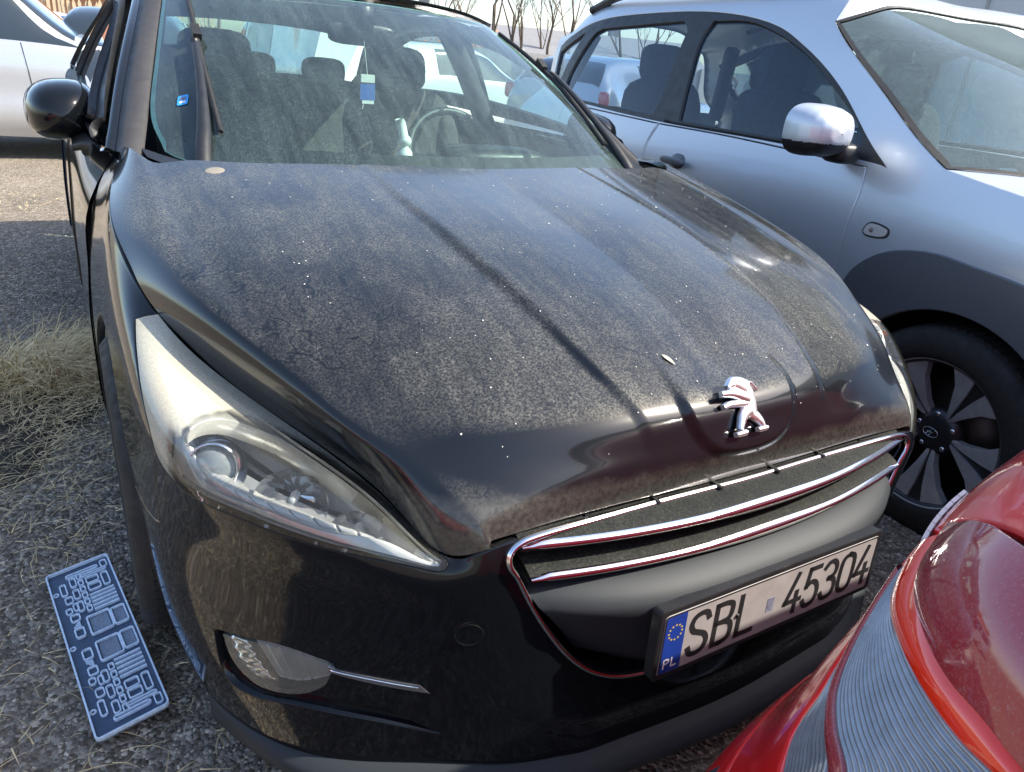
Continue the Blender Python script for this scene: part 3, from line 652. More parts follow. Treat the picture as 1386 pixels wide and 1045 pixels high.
# raised black rim of the plate
o1=rrect(.519,.113,.008);o2=rrect(.513,.107,.006);n=len(o1);MB().add([pl(*p,.0088) for p in o1]+[pl(*p,.0088) for p in o2],[(i,(i+1)%n,n+(i+1)%n,n+i) for i in range(n)]).build('plate_rim',M['ink'],plate,smooth=False)
slab([(-.256,-.053),(-.215,-.053),(-.215,.053),(-.256,.053)],pl,.0082,.0088).build('plate_strip',M['eublue'],plate,smooth=False)
b=MB()
for k in range(12):
    a=k*math.pi/6;cx,cy=-.2355+.0135*math.cos(a),.022+.0135*math.sin(a);pts=[(cx+(.0026 if i%2==0 else .0011)*math.cos(i*math.pi/5+math.pi/2),cy+(.0026 if i%2==0 else .0011)*math.sin(i*math.pi/5+math.pi/2)) for i in range(10)]
    b.add([pl(*p,.0091) for p in pts],[tuple(range(10))])
b.build('plate_stars',M['euyellow'],plate,smooth=False)
GL={'S':[[(.93,.84),(.80,.97),(.5,1.0),(.18,.93),(.06,.76),(.2,.60),(.5,.52),(.82,.42),(.96,.25),(.82,.07),(.5,0),(.16,.04),(.04,.18)]],
'B':[[(.06,0,1),(.06,1,1),(.55,1.0),(.86,.93),(.90,.76),(.80,.60),(.5,.54,1),(.06,.54,1)],[(.5,.54,1),(.86,.46),(.97,.27),(.86,.07),(.5,0,1),(.06,0,1)]],
'L':[[(.08,1,1),(.08,0,1),(.92,0,1)]],'4':[[(.62,1,1),(.02,.30,1),(1,.30,1)],[(.72,.52,1),(.72,0,1)]],
'5':[[(.88,1,1),(.20,1,1),(.12,.55,1),(.45,.64),(.80,.55),(.96,.32),(.84,.08),(.5,0),(.2,.03),(.04,.16)]],
'3':[[(.06,.88),(.3,.99),(.65,.98),(.88,.82),(.82,.62),(.45,.54,1),(.84,.46),(.97,.26),(.84,.06),(.5,0),(.2,.03),(.04,.16)]],
'0':[[(.5,1),(.16,.93),(.04,.72),(.04,.28),(.16,.07),(.5,0),(.84,.07),(.96,.28),(.96,.72),(.84,.93),(.5,1)]],
'P':[[(.08,0,1),(.08,1,1),(.6,1),(.92,.9),(.92,.62),(.6,.5,1),(.08,.5,1)]]}
def stroke(pts,x0,y0,w,h,t,f,d):
    b=MB();P=[];seg=[]
    cs=[i for i,p in enumerate(pts) if len(p)>2]; A=np.array([p[:2] for p in pts])
    cuts=sorted(set([0]+cs+[len(pts)-1]));
    for a,c in zip(cuts[:-1],cuts[1:]):
        s=A[a:c+1];s=cr(s,5) if len(s)>2 else s
        s=np.array([x0,y0])+s*[w,h]
        T=np.gradient(s,axis=0);T/=np.linalg.norm(T,axis=1)[:,None];Nr=np.stack([-T[:,1],T[:,0]],1)*t/2
        s=s.copy();s[0]-=T[0]*t*.5;s[-1]+=T[-1]*t*.5
        L=s+Nr;Rr=s-Nr;n=len(s)
        V=[f(*p,d) for p in L]+[f(*p,d) for p in Rr];b.add(V,[(i,n+i,n+i+1,i+1) for i in range(n-1)])
    return b
def text(s,x0,y0,w,h,t,adv,f,d,mat,par,name='letter'):
    x=x0
    for ch in s:
        if ch==' ': x+=adv*.9;continue
        b=MB()
        for k,g in enumerate(GL[ch]):
            q=stroke(g,x,y0,w,h,t,f,d+.0001*k);b.add(q.V,q.F)
        ob=b.build('letter' if ch.isalpha() else 'digit',mat,par,smooth=False);x+=adv
    return x
text('SBL',-.203,-.038,.041,.077,.0105,.0535,pl,.0087,M['ink'],plate)
text('45304',.020,-.038,.038,.077,.0105,.0475,pl,.0087,M['ink'],plate)
slab([(-.027,-.016),(-.011,-.016),(-.011,.012),(-.027,.012)],pl,.0082,.0087).build('plate_sticker',plain('faded_sticker',(.16,.17,.24),.4,nscale=200,var=.4),plate,smooth=False)
text('PL',-.251,-.043,.011,.016,.0028,.016,pl,.0092,M['platelt'],plate)
MB().lathe([(.0001,.003),(.0035,.0025),(.004,0)],pl(-.0985,.004,.0085),(0,-1,0),10).build('plate_screw',M['ink'],plate)
# ------------------------------------------------------------ greenhouse, doors and cabin of the black car
def grid_obj(rows,name,mat,parent,flip=False,**k): return MB().grid(np.array(rows),flip=flip).build(name,mat,parent,**k)
WO=[(-.985,.02,1),(-.5,.02),(0,.02),(.5,.02),(.985,.02,1),(.985,.5),(.98,.80),(.93,.93),(.86,.985),(.5,.985),(0,.985),(-.5,.985),(-.86,.985),(-.93,.93),(-.98,.80),(-.985,.5)]
scr=panel('windscreen',WSS,outline(WO,5),M['glass'],CAR,h=.03,gap=0,skirt=.004)
# black printed border of the screen
def ring_panel(name,S,O,k,mat,par,off):
    O=np.asarray(O);c=O.mean(0);I=[]
    d=np.roll(O,-1,0)-np.roll(O,1,0);d=d*[S.su,S.sv];d/=np.linalg.norm(d,axis=1)[:,None];n=np.stack([-d[:,1],d[:,0]],1)
    ar=np.sum(O[:,0]*np.roll(O[:,1],-1)-O[:,1]*np.roll(O[:,0],-1)); n*=1 if ar>0 else -1
    I=O+n*np.asarray(k)[...,None]/[S.su,S.sv]
    P,Nn=S.pn(O[:,0],O[:,1]);Q,N2=S.pn(I[:,0],I[:,1])
    V=[*(P+Nn*off),*(Q+N2*off)];m=len(O)
    return mk(name,V,[(i,(i+1)%m,m+(i+1)%m,m+i) for i in range(m)],mat,par)
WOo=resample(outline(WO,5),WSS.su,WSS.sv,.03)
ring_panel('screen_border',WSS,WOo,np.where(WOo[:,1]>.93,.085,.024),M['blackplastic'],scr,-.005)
ring_panel('glass_edge_glint',WSS,WOo,np.where((np.abs(WOo[:,0])>.9)&(WOo[:,1]<.97),.016,.004),plain('painted_edge_glint',(.33,.55,.45),.2,var=.2,nscale=20),scr,-.002)  # pale green strip paints the sunlit, refracting rim of the glass
# scuttle under the hood edge
P0=WSS(np.linspace(-1,1,40),np.full(40,1.0));P1=HOOD(np.linspace(-.80,.80,40),np.full(40,0.0))
grid_obj([P0+[0,.01,.004],P0*.5+P1*.5-[0,0,.018],P1+[0,0,-.02]],'scuttle',M['blackplastic'],CAR)
def seg(A,B,n): t=np.linspace(0,1,n)[:,None];return np.array(A)*(1-t)+np.array(B)*t
GB=[(-.838,1.50,.985),(-.858,1.9,.992),(-.866,2.5,.998),(-.866,3.2,1.005),(-.835,3.8,1.02),(-.80,4.15,1.03)]
GT=[(-.826,1.54,1.005),(-.735,1.95,1.225),(-.655,2.5,1.372),(-.645,3.2,1.368),(-.70,3.8,1.20),(-.785,4.12,1.055)]
GH=Surf([GT,[tuple(np.array(a)*.5+np.array(b)*.5+np.array([-.018,0,0])) for a,b in zip(GT,GB)],GB])
def greenhouse(mx):
    f=(lambda V:V) if not mx else (lambda V:np.array(V)*[-1,1,1])
    def put(rows,name,mat,par=CAR,**k): 
        return grid_obj([f(r) for r in rows],name,mat,par,flip=mx,**k)
    t=np.linspace(0,1,16)
    E=WSS(np.full(16,-.985),1-t*.985)          # edge of the glass bottom -> top
    E=np.vstack([E[:1]-(E[1:2]-E[:1])*.75,E[1:]])
    G3=cr([(-.842,1.47,.972),(-.785,1.74,1.115),(-.722,2.0,1.245),(-.664,2.3,1.345),(-.640,2.5,1.380)],6);G3=np.array([np.interp(np.linspace(0,len(G3)-1,16),range(len(G3)),G3[:,i]) for i in range(3)]).T
    nrm=np.array([-.45,-.45,.55])
    mid=E*.38+G3*.62
    put([E+[0,.004,-.004],E*.93+G3*.07+nrm*.012,E*.62+G3*.38+nrm*.020,mid+nrm*.016,mid+nrm*.004],'pillar_trim',M['trim'])
    put([mid+nrm*.004,mid*.8+G3*.2+nrm*.020,mid*.4+G3*.6+nrm*.020,G3+nrm*.004,G3-nrm*.02],'windscreen_pillar',M['paint'])
    # roof rail
    R0=cr([(-.664,2.3,1.345),(-.645,2.6,1.384),(-.640,3.1,1.380),(-.665,3.6,1.28),(-.76,4.05,1.09)],6)
    R1=R0+np.array([.055,0,.028]);R2=R0+np.array([.012,0,.022])
    put([R1,R2,R0,R0+[-.006,0,-.03]],'roof_rail',M['paint'])
    # window frame and panes
    fo=outline([(-.97,.10,1),(-.6,.06),(0,.04),(.5,.05),(.95,.10,1),(.93,.9,1),(.4,.94),(-.3,.94),(-.95,.92,1)],5)
    w1=outline([(-.84,.66,1),(-.62,.28),(-.42,.16),(-.20,.15,1),(-.17,.80,1),(-.5,.82),(-.83,.82,1)],5)
    w2=outline([(-.12,.15,1),(.15,.15),(.38,.19,1),(.48,.80,1),(.2,.80),(-.09,.80,1)],5)
    w3=outline([(.44,.24,1),(.7,.30,1),(.74,.72,1),(.54,.79,1)],5)
    fr=panel('window_frame',GH,fo,M['blackplastic'],CAR,holes=[w1,w2,w3],h=.03,gap=0,skirt=.02)
    objs=[fr]+[panel('side_window',GH,w_,M['sideglass'],CAR,h=.04,off=-.006,skirt=0) for w_ in(w1,w2,w3)]
    if mx:
        for o in objs:
            co=np.empty(len(o.data.vertices)*3);o.data.vertices.foreach_get('co',co);co=co.reshape(-1,3);co[:,0]*=-1;o.data.vertices.foreach_set('co',co.ravel());o.data.flip_normals()
    # belt strip, chrome
    Bt=cr([p for p in GB],6)+[-.010,0,-.012]
    MB().tube(f(Bt),.008,6).build('belt_strip',M['chrome'],CAR)
    # corner of the scuttle between hood, pillar and fender
    a=HOOD([-1],[.0])[0];b_=HOOD([-.80],[.0])[0];c=E[0];d=G3[0];e=np.array(WALLS([-.865],[0.])[0])
    V=f(np.array([a,b_,c,d,e])+[0,0,-.002]);fcs=[(0,1,2),(0,2,3),(0,3,4)] if not mx else [(2,1,0),(3,2,0),(4,3,0)]
    mk('scuttle_corner',V,fcs,M['hood'],CAR)
greenhouse(False);greenhouse(True)
# roof skin
RT=[[(-.60,2.175,1.378),(-.50,2.10,1.392),(-.34,2.0,1.405),(-.17,1.958,1.412),(0,1.945,1.414)],
[(-.60,2.45,1.412),(-.50,2.42,1.424),(-.34,2.4,1.436),(-.17,2.4,1.442),(0,2.4,1.444)],
[(-.59,3.0,1.412),(-.50,3.0,1.428),(-.34,3.0,1.441),(-.17,3.0,1.448),(0,3.0,1.450)],
[(-.60,3.6,1.325),(-.50,3.62,1.345),(-.34,3.66,1.362),(-.17,3.68,1.370),(0,3.69,1.372)]]
RS=Surf(mirror_cols(RT));panel('roof',RS,outline([(-1,0,1),(0,0),(1,0,1),(1,1,1),(0,1),(-1,1,1)],6),M['hood'],CAR,h=.05,skirt=.012)
grid_obj(np.array(mirror_cols(RT))-[0,0,.035],'headliner',M['headliner'],CAR,flip=True)
# rear window and boot
RW=[RT[3],[(-.66,3.95,1.17),(-.5,3.98,1.20),(-.34,4.0,1.215),(-.17,4.01,1.22),(0,4.02,1.222)],[(-.70,4.22,1.03),(-.5,4.27,1.045),(-.34,4.29,1.05),(-.17,4.30,1.05),(0,4.3,1.05)]]
panel('rear_window',Surf(mirror_cols(RW)),outline([(-.96,.03,1),(0,.03),(.96,.03,1),(.96,.97,1),(0,.97),(-.96,.97,1)],6),M['glass'],CAR,h=.05,skirt=.005)
BT=[RW[2],[(-.74,4.5,1.0),(-.5,4.54,1.03),(-.34,4.56,1.035),(-.17,4.57,1.035),(0,4.57,1.035)],[(-.72,4.66,.92),(-.5,4.73,.95),(-.34,4.75,.95),(-.17,4.76,.95),(0,4.76,.95)],[(-.70,4.70,.6),(-.5,4.77,.6),(-.34,4.79,.6),(-.17,4.8,.6),(0,4.8,.6)],[(-.70,4.66,.28),(-.5,4.73,.28),(-.34,4.75,.28),(-.17,4.76,.28),(0,4.76,.28)]]
grid_obj(mirror_cols(BT),'boot_lid',M['hood'],CAR)
# side skin behind the front fender
SC_=[]
for y,k in((1.45,0),(1.6,0),(1.75,0),(2.4,0),(3.3,0),(4.1,.03),(4.5,.09),(4.68,.17)):
    if y<1.8: SC_.append([tuple(q) for q in WALLS(np.full(7,{1.45:-.862,1.6:-.93,1.75:-1.}[y]),WALLS.tv)])
    else: SC_.append([(p[0]+k,y,p[2]+(.02 if y>3 and p[2]>.9 else 0)) for p in WALL[0]])
SIDE=Surf(np.transpose(np.array(SC_),(1,0,2)))
for mx in(False,True):
    def sm(u,v,P,Nn): return -.012*np.exp(-((P[:,2]-.42)/.03)**2)
    uy=lambda y: float(np.interp(y,[p[0][1] for p in SC_],SIDE.tu))
    def arcs(yc,zc,r,a0,a1): return [(uy(yc+r*math.cos(a)),float(np.interp(-(zc+r*math.sin(a)),[-p[2] for p in SC_[1]],SIDE.tv))) for a in np.linspace(a0,a1,12)]
    os_=[panel('front_door',SIDE,outline([(-.999,.0,1),(uy(2.0),0),(uy(2.55),.0,1),(uy(2.55),.98,1),(-.999,.98,1)],4),M['paint'],CAR,h=.04,skirt=.004),
         panel('rear_door',SIDE,outline([(uy(2.555),.0,1),(uy(3.2),0),(uy(3.62),.0,1),(uy(3.35),.70,1),(uy(3.30),.98,1),(uy(2.555),.98,1)],4),M['paint'],CAR,h=.04,skirt=.004)]
    ar=arcs(3.79,.33,.37,math.pi*1.08,-.08*math.pi)
    os_.append(panel('rear_wing',SIDE,outline([(uy(3.625),.0,1),(uy(4.1),0),(1,0,1),(1,.99,1),(ar[-1][0],.99,1)]+[tuple(a)+((1,) if i==0 else ()) for i,a in enumerate(ar[::-1])][:-1]+[(uy(3.36),.70,1)],4),M['paint'],CAR,h=.05))
    if mx:
        for o in os_:
            co=np.empty(len(o.data.vertices)*3);o.data.vertices.foreach_get('co',co);co=co.reshape(-1,3);co[:,0]*=-1;o.data.vertices.foreach_set('co',co.ravel());o.data.flip_normals()
# belly, inner wings
MB().box((0,2.4,.20),(1.50,4.3,.03)).box((0,.62,.45),(1.1,.06,.5)).box((0,1.12,.60),(1.35,.04,.7)).build('underbody',M['dark'],CAR,smooth=False)
for s in(-1,1): 
    b=MB()
    b.grid([[(s*x,AC[0]+.375*math.cos(a),AC[1]+.375*math.sin(a)) for a in np.linspace(-.2,math.pi+.3,20)] for x in(.885,.62)]);b.build('wheel_liner',M['dark'],CAR)
    b=MB();b.grid([[(s*x,3.79+.37*math.cos(a),.33+.37*math.sin(a)) for a in np.linspace(-.2,math.pi+.3,20)] for x in(.885,.62)]);b.build('wheel_liner',M['dark'],CAR)
# wheels
def wheel(name,parent,c,side,R=.325,wd=.21,spokes=5,dark=False,detail=True,ax=None,rimr=None):
    ax=np.array(ax if ax is not None else (side,0,0),float);c=np.array(c,float);rimr=rimr or R*.70
    hub=bpy.data.objects.new(name,None);COL.objects.link(hub);hub.matrix_world=Matrix.Translation(c);hub.location=c
    hub.parent=parent;hub.matrix_parent_inverse=parent.matrix_world.inverted();hub.matrix_world=Matrix.Translation(c)
    h=wd/2
    b=MB();b.lathe([(rimr,-h*.9),(rimr*1.02,-h),(R*.93,-h*1.02),(R*.985,-h*.88),(R,-h*.6),(R,h*.6),(R*.985,h*.88),(R*.93,h*1.02),(rimr*1.12,h*1.03),(rimr*1.02,h*.98),(rimr,h*.88)],c,ax,64)
    tyre=b.build('tyre',M['tyre'],hub)
    b=MB();a0=np.cross(ax,(0,0,1.));a0/=np.linalg.norm(a0);b0=np.cross(ax,a0)
    if detail:
        for k in range(72):
            a=k*2*math.pi/72;D=math.cos(a)*a0+math.sin(a)*b0;T=-math.sin(a)*a0+math.cos(a)*b0
            for (x0,x1) in((-.95,-.42),(-.36,-.05),(.05,.36),(.42,.95)):
                V=[]
                for xx,tt in((x0,-.010),(x1,-.008),(x1,.010),(x0,.008)):
                    for r in(R-.004,R+.004): V.append(c+ax*h*.8*xx+D*r*(1 if abs(xx)<.9 else .99)+T*tt)
                b.add(V,[(1,3,5,7),(0,1,3,2),(2,3,5,4),(4,5,7,6),(6,7,1,0)])
        b.build('tread_blocks',M['tyre'],hub,smooth=False,kind='stuff')
    rim=MB().lathe([(rimr*.90,-h*.8),(rimr*.93,h*.5),(rimr*.97,h*.86),(rimr*1.01,h*.93),(rimr*1.02,h*.88)],c,ax,64).build('rim',M['rimdark' if dark else 'rim'],hub)
    MB().lathe([(rimr*.995,h*.90),(rimr*1.012,h*.955),(rimr*1.03,h*.90)],c,ax,64).build('rim_lip',M['rim'],rim)
    MB().lathe([(.001,-h*.15),(rimr*.72,-h*.15),(rimr*.72,-h*.3)],c,ax,40).build('brake_disc',M['brake'],hub)
    MB().lathe([(.001,-h*.5),(rimr*.95,-h*.5)],c,ax,40).build('brake_shield',M['dark'],hub)
    for k in range(spokes):
        a=k*2*math.pi/spokes+.45
        for sg in(-1,1):
            V=[];F=[]
            st=[(.20,.10*1,.42),(.45,.16,.60),(.75,.22,.72),(.97,.30,.80)]
            for (r,da,hh) in st:
                for (dd,dz) in ((da*.36,0),(da*1.35+.04,-.02),(da*1.35+.04,-.25),(da*.36,-.25)):
                    an=a+sg*dd;D=math.cos(an)*a0+math.sin(an)*b0;V.append(c+D*rimr*r+ax*h*(hh+dz))
            for i in range(len(st)-1):
                for j in range(4): F.append((i*4+j,i*4+(j+1)%4,i*4+4+(j+1)%4,i*4+4+j))
            mk('spoke',V,F,M['rim'],rim,smooth=False)
        if dark:
            V=[]
            for (r,hh) in((.2,.38),(.97,.74)):
                for dd in(-.10,.10):
                    an=a+dd*(.5+r);D=math.cos(an)*a0+math.sin(an)*b0;V.append(c+D*rimr*r+ax*h*hh)
            mk('spoke_slot',V,[(0,1,3,2)],M['rimdark'],rim,smooth=False)
    MB().lathe([(.0005,h*.56),(rimr*.14,h*.56),(rimr*.20,h*.50),(rimr*.30,h*.44),(rimr*.34,h*.2)],c,ax,32).build('hub_cap',M['rimdark' if dark else 'rim'],rim)
    for k in range(5):
        a=k*2*math.pi/5+.45+math.pi/5;D=math.cos(a)*a0+math.sin(a)*b0
        MB().lathe([(.0005,h*.5),(.008,h*.49),(.010,h*.40)],c+D*rimr*.25,ax,8).build('wheel_nut',M['chrome'],rim)
    return hub
M['rim']=plain('alloy',(.58,.58,.59),.33,metal=.5,nscale=30); M['rimdark']=plain('dark_alloy',(.02,.02,.022),.4,coat=.3); M['brake']=plain('brake_steel',(.12,.10,.09),.45,metal=.8)
for s in(-1,1):
    for y in(.965,3.79): wheel('wheel',CAR,(s*.815,y,.325),s,R=.328,detail=(s<0 and y<2))
# mirrors
def mirror_(sx):
    rows=[];n=28
    for k,(sc,dy) in enumerate(((.02,-.088),(.30,-.084),(.55,-.070),(.76,-.047),(.90,-.018),(.97,.015),(1.0,.055),(1.0,.070))):
        row=[]
        for i in range(n):
            a=2*math.pi*i/n;ca,sa=math.cos(a),math.sin(a)
            x=-.088*np.sign(ca)*abs(ca)**.80;z=(.083 if sa>0 else .088)*np.sign(sa)*abs(sa)**.78
            z+= -.012*(ca)   # outer end hangs lower
            row.append((sx*(.918-x*sc), 1.82+dy, 1.030+z*sc*.92-.010*(1-sc)))
        rows.append(row)
    g=np.array(rows);
    ob=grid_obj(np.concatenate([g,g[:,:1]],1),'wing_mirror',M['paint'],CAR,flip=(sx>0))
    me=g[-1];c=me.mean(0);grid_obj([np.vstack([me*.0+c+(me-c)*s_+[0,d,0],(c+(me-c)*s_+[0,d,0])[:1]]) for s_,d in((1.0,0),(1.02,.008),(.97,.016),(.90,.006),(.0,.004))],'mirror_rim',M['greyplastic'],ob,flip=(sx>0))
    b=MB();A=[];pts=[(.905,1.80,.955),(.885,1.78,.965),(.86,1.76,.965),(.83,1.76,.96)]
    for (x,y,z),w_,h_ in zip(pts,(.055,.06,.07,.09),(.018,.022,.03,.05)):
        A.append([(sx*x,y+w_*math.cos(a)*1,z-.012+h_*math.sin(a)) for a in np.linspace(0,2*math.pi,14,endpoint=False)])
    b.grid(A,close_u=True,flip=sx<0);b.build('mirror_foot',M['blackplastic'],ob)
for s in(-1,1): mirror_(s)
# wipers parked along both edges of the screen
def wiper(sx):
    def q(u,v,o): 
        p,n=WSS.pn([u*-sx],[v]);return p[0]+n[0]*o
    arm=[q(-.775,1.0,.004),q(-.772,.95,.012),q(-.765,.86,.020),q(-.765,.74,.024),q(-.772,.60,.026),q(-.785,.46,.026)]
    arm=cr(arm,5);k=len(arm);w_=np.interp(np.arange(k),[0,k*.3,k*.6,k],[.021,.019,.013,.009])
    b=MB();b.tube(arm,w_,prof=[(-1,-.35),(-.8,.35),(0,.55),(.8,.35),(1,-.35)],ref=(0,-.6,.8))
    ob=b.build('wiper_arm',M['blackplastic'],CAR)
    bl=cr([q(-.72 ,.86,.006),q(-.745,.70,.009),q(-.775,.50,.012),q(-.80,.30,.010),q(-.83,.10,.007)],6)
    MB().tube(bl,.0075,prof=[(-.4,-1),(-1,.1),(0,.9),(1,.1),(.4,-1)],ref=(0,-.6,.8)).build('wiper_blade',M['rubber'],ob)
    MB().box(bl[15]+[0,-.004,.008],(.022,.05,.020),rot=rotm('X',.55)).build('blade_clip',M['rubber'],ob,smooth=False)
wiper(-1);wiper(1)
# washer nozzle knobs / dirt marks on the hood edge
for x,u in((-.62,-.70),):
    p,n=HOOD.pn([u],[.06]);b=MB();rows=[]
    MB().lathe([(.0005,.0022),(.012,.002),(.018,.0012),(.021,0)],p[0],n[0],14).build('mud_splash',plain('dried_mud',(.22,.20,.165),.95,nscale=200,bumps=.5),CAR)
# ---- cabin
def sq(c,d,e=.35,rot=None,n=20):
    U=np.linspace(-math.pi/2,math.pi/2,n//2+1);V=np.linspace(0,2*math.pi,n,endpoint=False)
    f=lambda x,k:np.sign(x)*np.abs(x)**k
    G=np.array([[(d[0]/2*f(math.cos(u),e)*f(math.cos(v),e),d[1]/2*f(math.cos(u),e)*f(math.sin(v),e),d[2]/2*f(math.sin(u),e)) for v in V] for u in U])
    if rot is not None: G=G@np.array(rot).T
    return G+np.array(c)
def SQ(name,mat,par,*a,**k):
    b=MB();b.grid(sq(*a,**k),close_u=True);return b.build(name,mat,par)
def seat(par,x,y,dy=1):
    s=SQ('seat',M['seat'],par,(x,y-.22,.48),(.50,.52,.18),.4)
    SQ('backrest',M['seat'],s,(x,y+.08,.80),(.50,.17,.64),.45,rot=rotm('X',-.22))
    SQ('bolster',M['seat'],s,(x-.20,y+.03,.78),(.10,.15,.50),.6,rot=rotm('X',-.22));SQ('bolster',M['seat'],s,(x+.20,y+.03,.78),(.10,.15,.50),.6,rot=rotm('X',-.22))
    SQ('headrest',M['seat'],s,(x,y+.17,1.19),(.27,.11,.18),.55,rot=rotm('X',-.15))
for x in(-.37,.37): seat(CAR,x,2.42)
rs=SQ('rear_bench',M['seat'],CAR,(0,3.25,.50),(1.25,.5,.2),.35);SQ('backrest',M['seat'],rs,(0,3.52,.80),(1.25,.18,.62),.35,rot=rotm('X',-.3))
for x in(-.38,0,.38): SQ('headrest',M['seat'],rs,(x,3.66,1.13),(.24,.09,.14),.6)
MB().box((0,3.95,.985),(1.3,.5,.03)).build('parcel_shelf',M['cabin'],CAR,smooth=False)
xs=np.linspace(-1,1,25)
def dr(y0,y1,z,w_): return [(x*w_,y1+(y0-y1)*(1-abs(x)**2.0),z-.02*abs(x)**3) for x in xs]
grid_obj([dr(1.11,1.38,.950,.72),dr(1.20,1.45,.948,.74),dr(1.50,1.60,.945,.76),dr(1.72,1.74,.93,.76),dr(1.80,1.80,.89,.76),dr(1.80,1.80,.45,.76)],'dashboard',M['dash'],CAR,flip=True)
SQ('instrument_hood',M['blackplastic'],CAR,(.37,1.68,.940),(.40,.22,.09),.6)
a=np.linspace(0,2*math.pi,33)[:-1];C0=np.array([.37,1.98,.90]);T1=np.array([1,0,0]);T2=np.array([0,math.sin(.45),math.cos(.45)])
st=MB().tube([C0+.185*(math.cos(x)*T1+math.sin(x)*T2) for x in a],.016,8,closed=True,ref=(0,-1,.4)).build('steering_wheel',M['blackplastic'],CAR)
SQ('airbag_cover',M['blackplastic'],st,tuple(C0+[0,-.02,0]),(.17,.06,.12),.6);MB().box(tuple(C0-[0,.02,0]),(.34,.02,.035)).build('spoke',M['blackplastic'],st)
MB().box((0,2.6,.40),(1.5,2.6,.05)).build('cabin_floor',M['cabin'],CAR,smooth=False)
for s in(-1,1):
    grid_obj([[(s*.80,y,z) for y in(1.5,2.2,3.0,4.1)] for z in(.97,.7,.4)],'door_card',M['cabin'],CAR)
    b=MB();b.tube([(s*.80,2.52,.98),(s*.70,2.56,1.2),(s*.61,2.60,1.37)],.045,8).build('centre_pillar',M['cabin'],CAR)
SQ('rear_view_mirror',M['blackplastic'],CAR,(0,1.98,1.30),(.24,.03,.07),.5)
MB().box((0,1.96,1.36),(.05,.05,.10)).build('mirror_mount',M['blackplastic'],CAR)
# windscreen sticker
def scr_quad(u,v,w_,h_,o=-.006):
    p,n=WSS.pn([u],[v]);e1=WSS([u+.01],[v])[0]-p[0];e1/=np.linalg.norm(e1);e2=np.cross(n[0],e1);e1,e2=e1*math.cos(.45)+e2*math.sin(.45),e2*math.cos(.45)-e1*math.sin(.45);return lambda a,b,d=0:p[0]+n[0]*(o-d)+e1*a+e2*b
f=scr_quad(-.845,.735,.0,.0,.002)
st=slab(rrect(.028,.040,.006),f,0,-.0008).build('windscreen_sticker',plain('sticker_blue',(.03,.32,.75),.4),CAR,smooth=False)
slab(rrect(.018,.012,.002),lambda a,b,d=0:f(a,b+.006,-.0014),0,-.001).build('sticker_print',plain('sticker_print_grey',(.12,.12,.2),.4),st,smooth=False)
slab(rrect(.016,.008,.002),lambda a,b,d=0:f(a,b-.009,-.0014),0,-.001).build('sticker_print',M['platelt'],st,smooth=False)
# ---- lion badge

# ------------------------------------------------------------ rampant lion badge on the nose, standing on its raised shield
ey=np.linspace(0,1,400);EP,EN=HOOD.pn(np.zeros(400),ey)
i0=int(np.argmin(np.abs(EP[:,2]-.757)));BC=EP[i0];BN=EN[i0];BX=np.array([1.,0,0]);BY=np.cross(BN,BX);BY/=np.linalg.norm(BY)
def bd(a,b,d): return BC+BX*a+BY*b+BN*(d+.002)
def blob(pts,rad,d0=.0,th=.010,n=6):
    """rounded chrome limb following a line in the badge plane"""
    P=cr([p for p in pts],n);r=np.interp(np.linspace(0,1,len(P)),np.linspace(0,1,len(rad)),rad)
    b=MB();T=np.gradient(P,axis=0);T/=np.linalg.norm(T,axis=1)[:,None];Nr=np.stack([-T[:,1],T[:,0]],1);rows=[]
    for s,h in((-1,0),(-1,.55),(-.72,.9),(0,1.05),(.72,.9),(1,.55),(1,0)):
        rows.append([bd(*(P[i]+Nr[i]*r[i]*s),d0+th*h) for i in range(len(P))])
    b.grid(np.array(rows),flip=True)
    for e in(0,len(P)-1): b.F.append(tuple(len(b.V)-len(P)*7+k*len(P)+e for k in range(7)))
    return b
L=MB()
for pts,rad,d in (
 ([(-.0460,.0405),(-.038,.0440),(-.030,.0465),(-.016,.0425),(-.0023,.0345)],[.004,.0075,.010,.0125,.0135],.004),
 ([(-.0420,.0375),(-.034,.0360),(-.0300,.0345)],[.0030,.0038,.004],.002),
 ([(-.010,.042),(-.0045,.032),(-.000,.0215),(.0005,.0076),(-.0005,-.0085)],[.009,.0150,.0155,.0145,.0120],.001),
 ([(.0033,.0430),(.0109,.0405),(.0163,.0330),(.021,.0264)],[.0035,.0035,.003,.0015],.001),
 ([(-.0040,.0170),(-.0211,.0232),(-.0412,.0294),(-.0643,.0315)],[.0085,.0078,.0066,.0052],.006),
 ([(-.0080,.0097),(-.0312,.0116),(-.0479,.0122),(-.063,.0095)],[.0072,.0064,.0056,.0046],.002),
 ([(-.0040,-.001),(-.0200,-.009),(-.0290,-.0199),(-.0360,-.0319)],[.0125,.0100,.0066,.0052],.002),
 ([(-.024,-.0378),(-.0344,-.0380),(-.0477,-.0385)],[.0050,.0055,.0040],.001),
 ([(.0000,-.0075),(.0117,-.0195),(.0175,-.0285),(.0185,-.0340)],[.0115,.0085,.0058,.0048],.0),
 ([(.026,-.0378),(.0153,-.0380),(.0046,-.0379)],[.0046,.0050,.0038],.0)):
    q=blob(pts,rad,d);L.add(q.V,q.F)
L.build('lion_badge',plain('satin_chrome',(.88,.88,.90),.38,metal=1,var=.05,nscale=80),CAR,sharp=50,label='chrome lion standing on its hind legs')

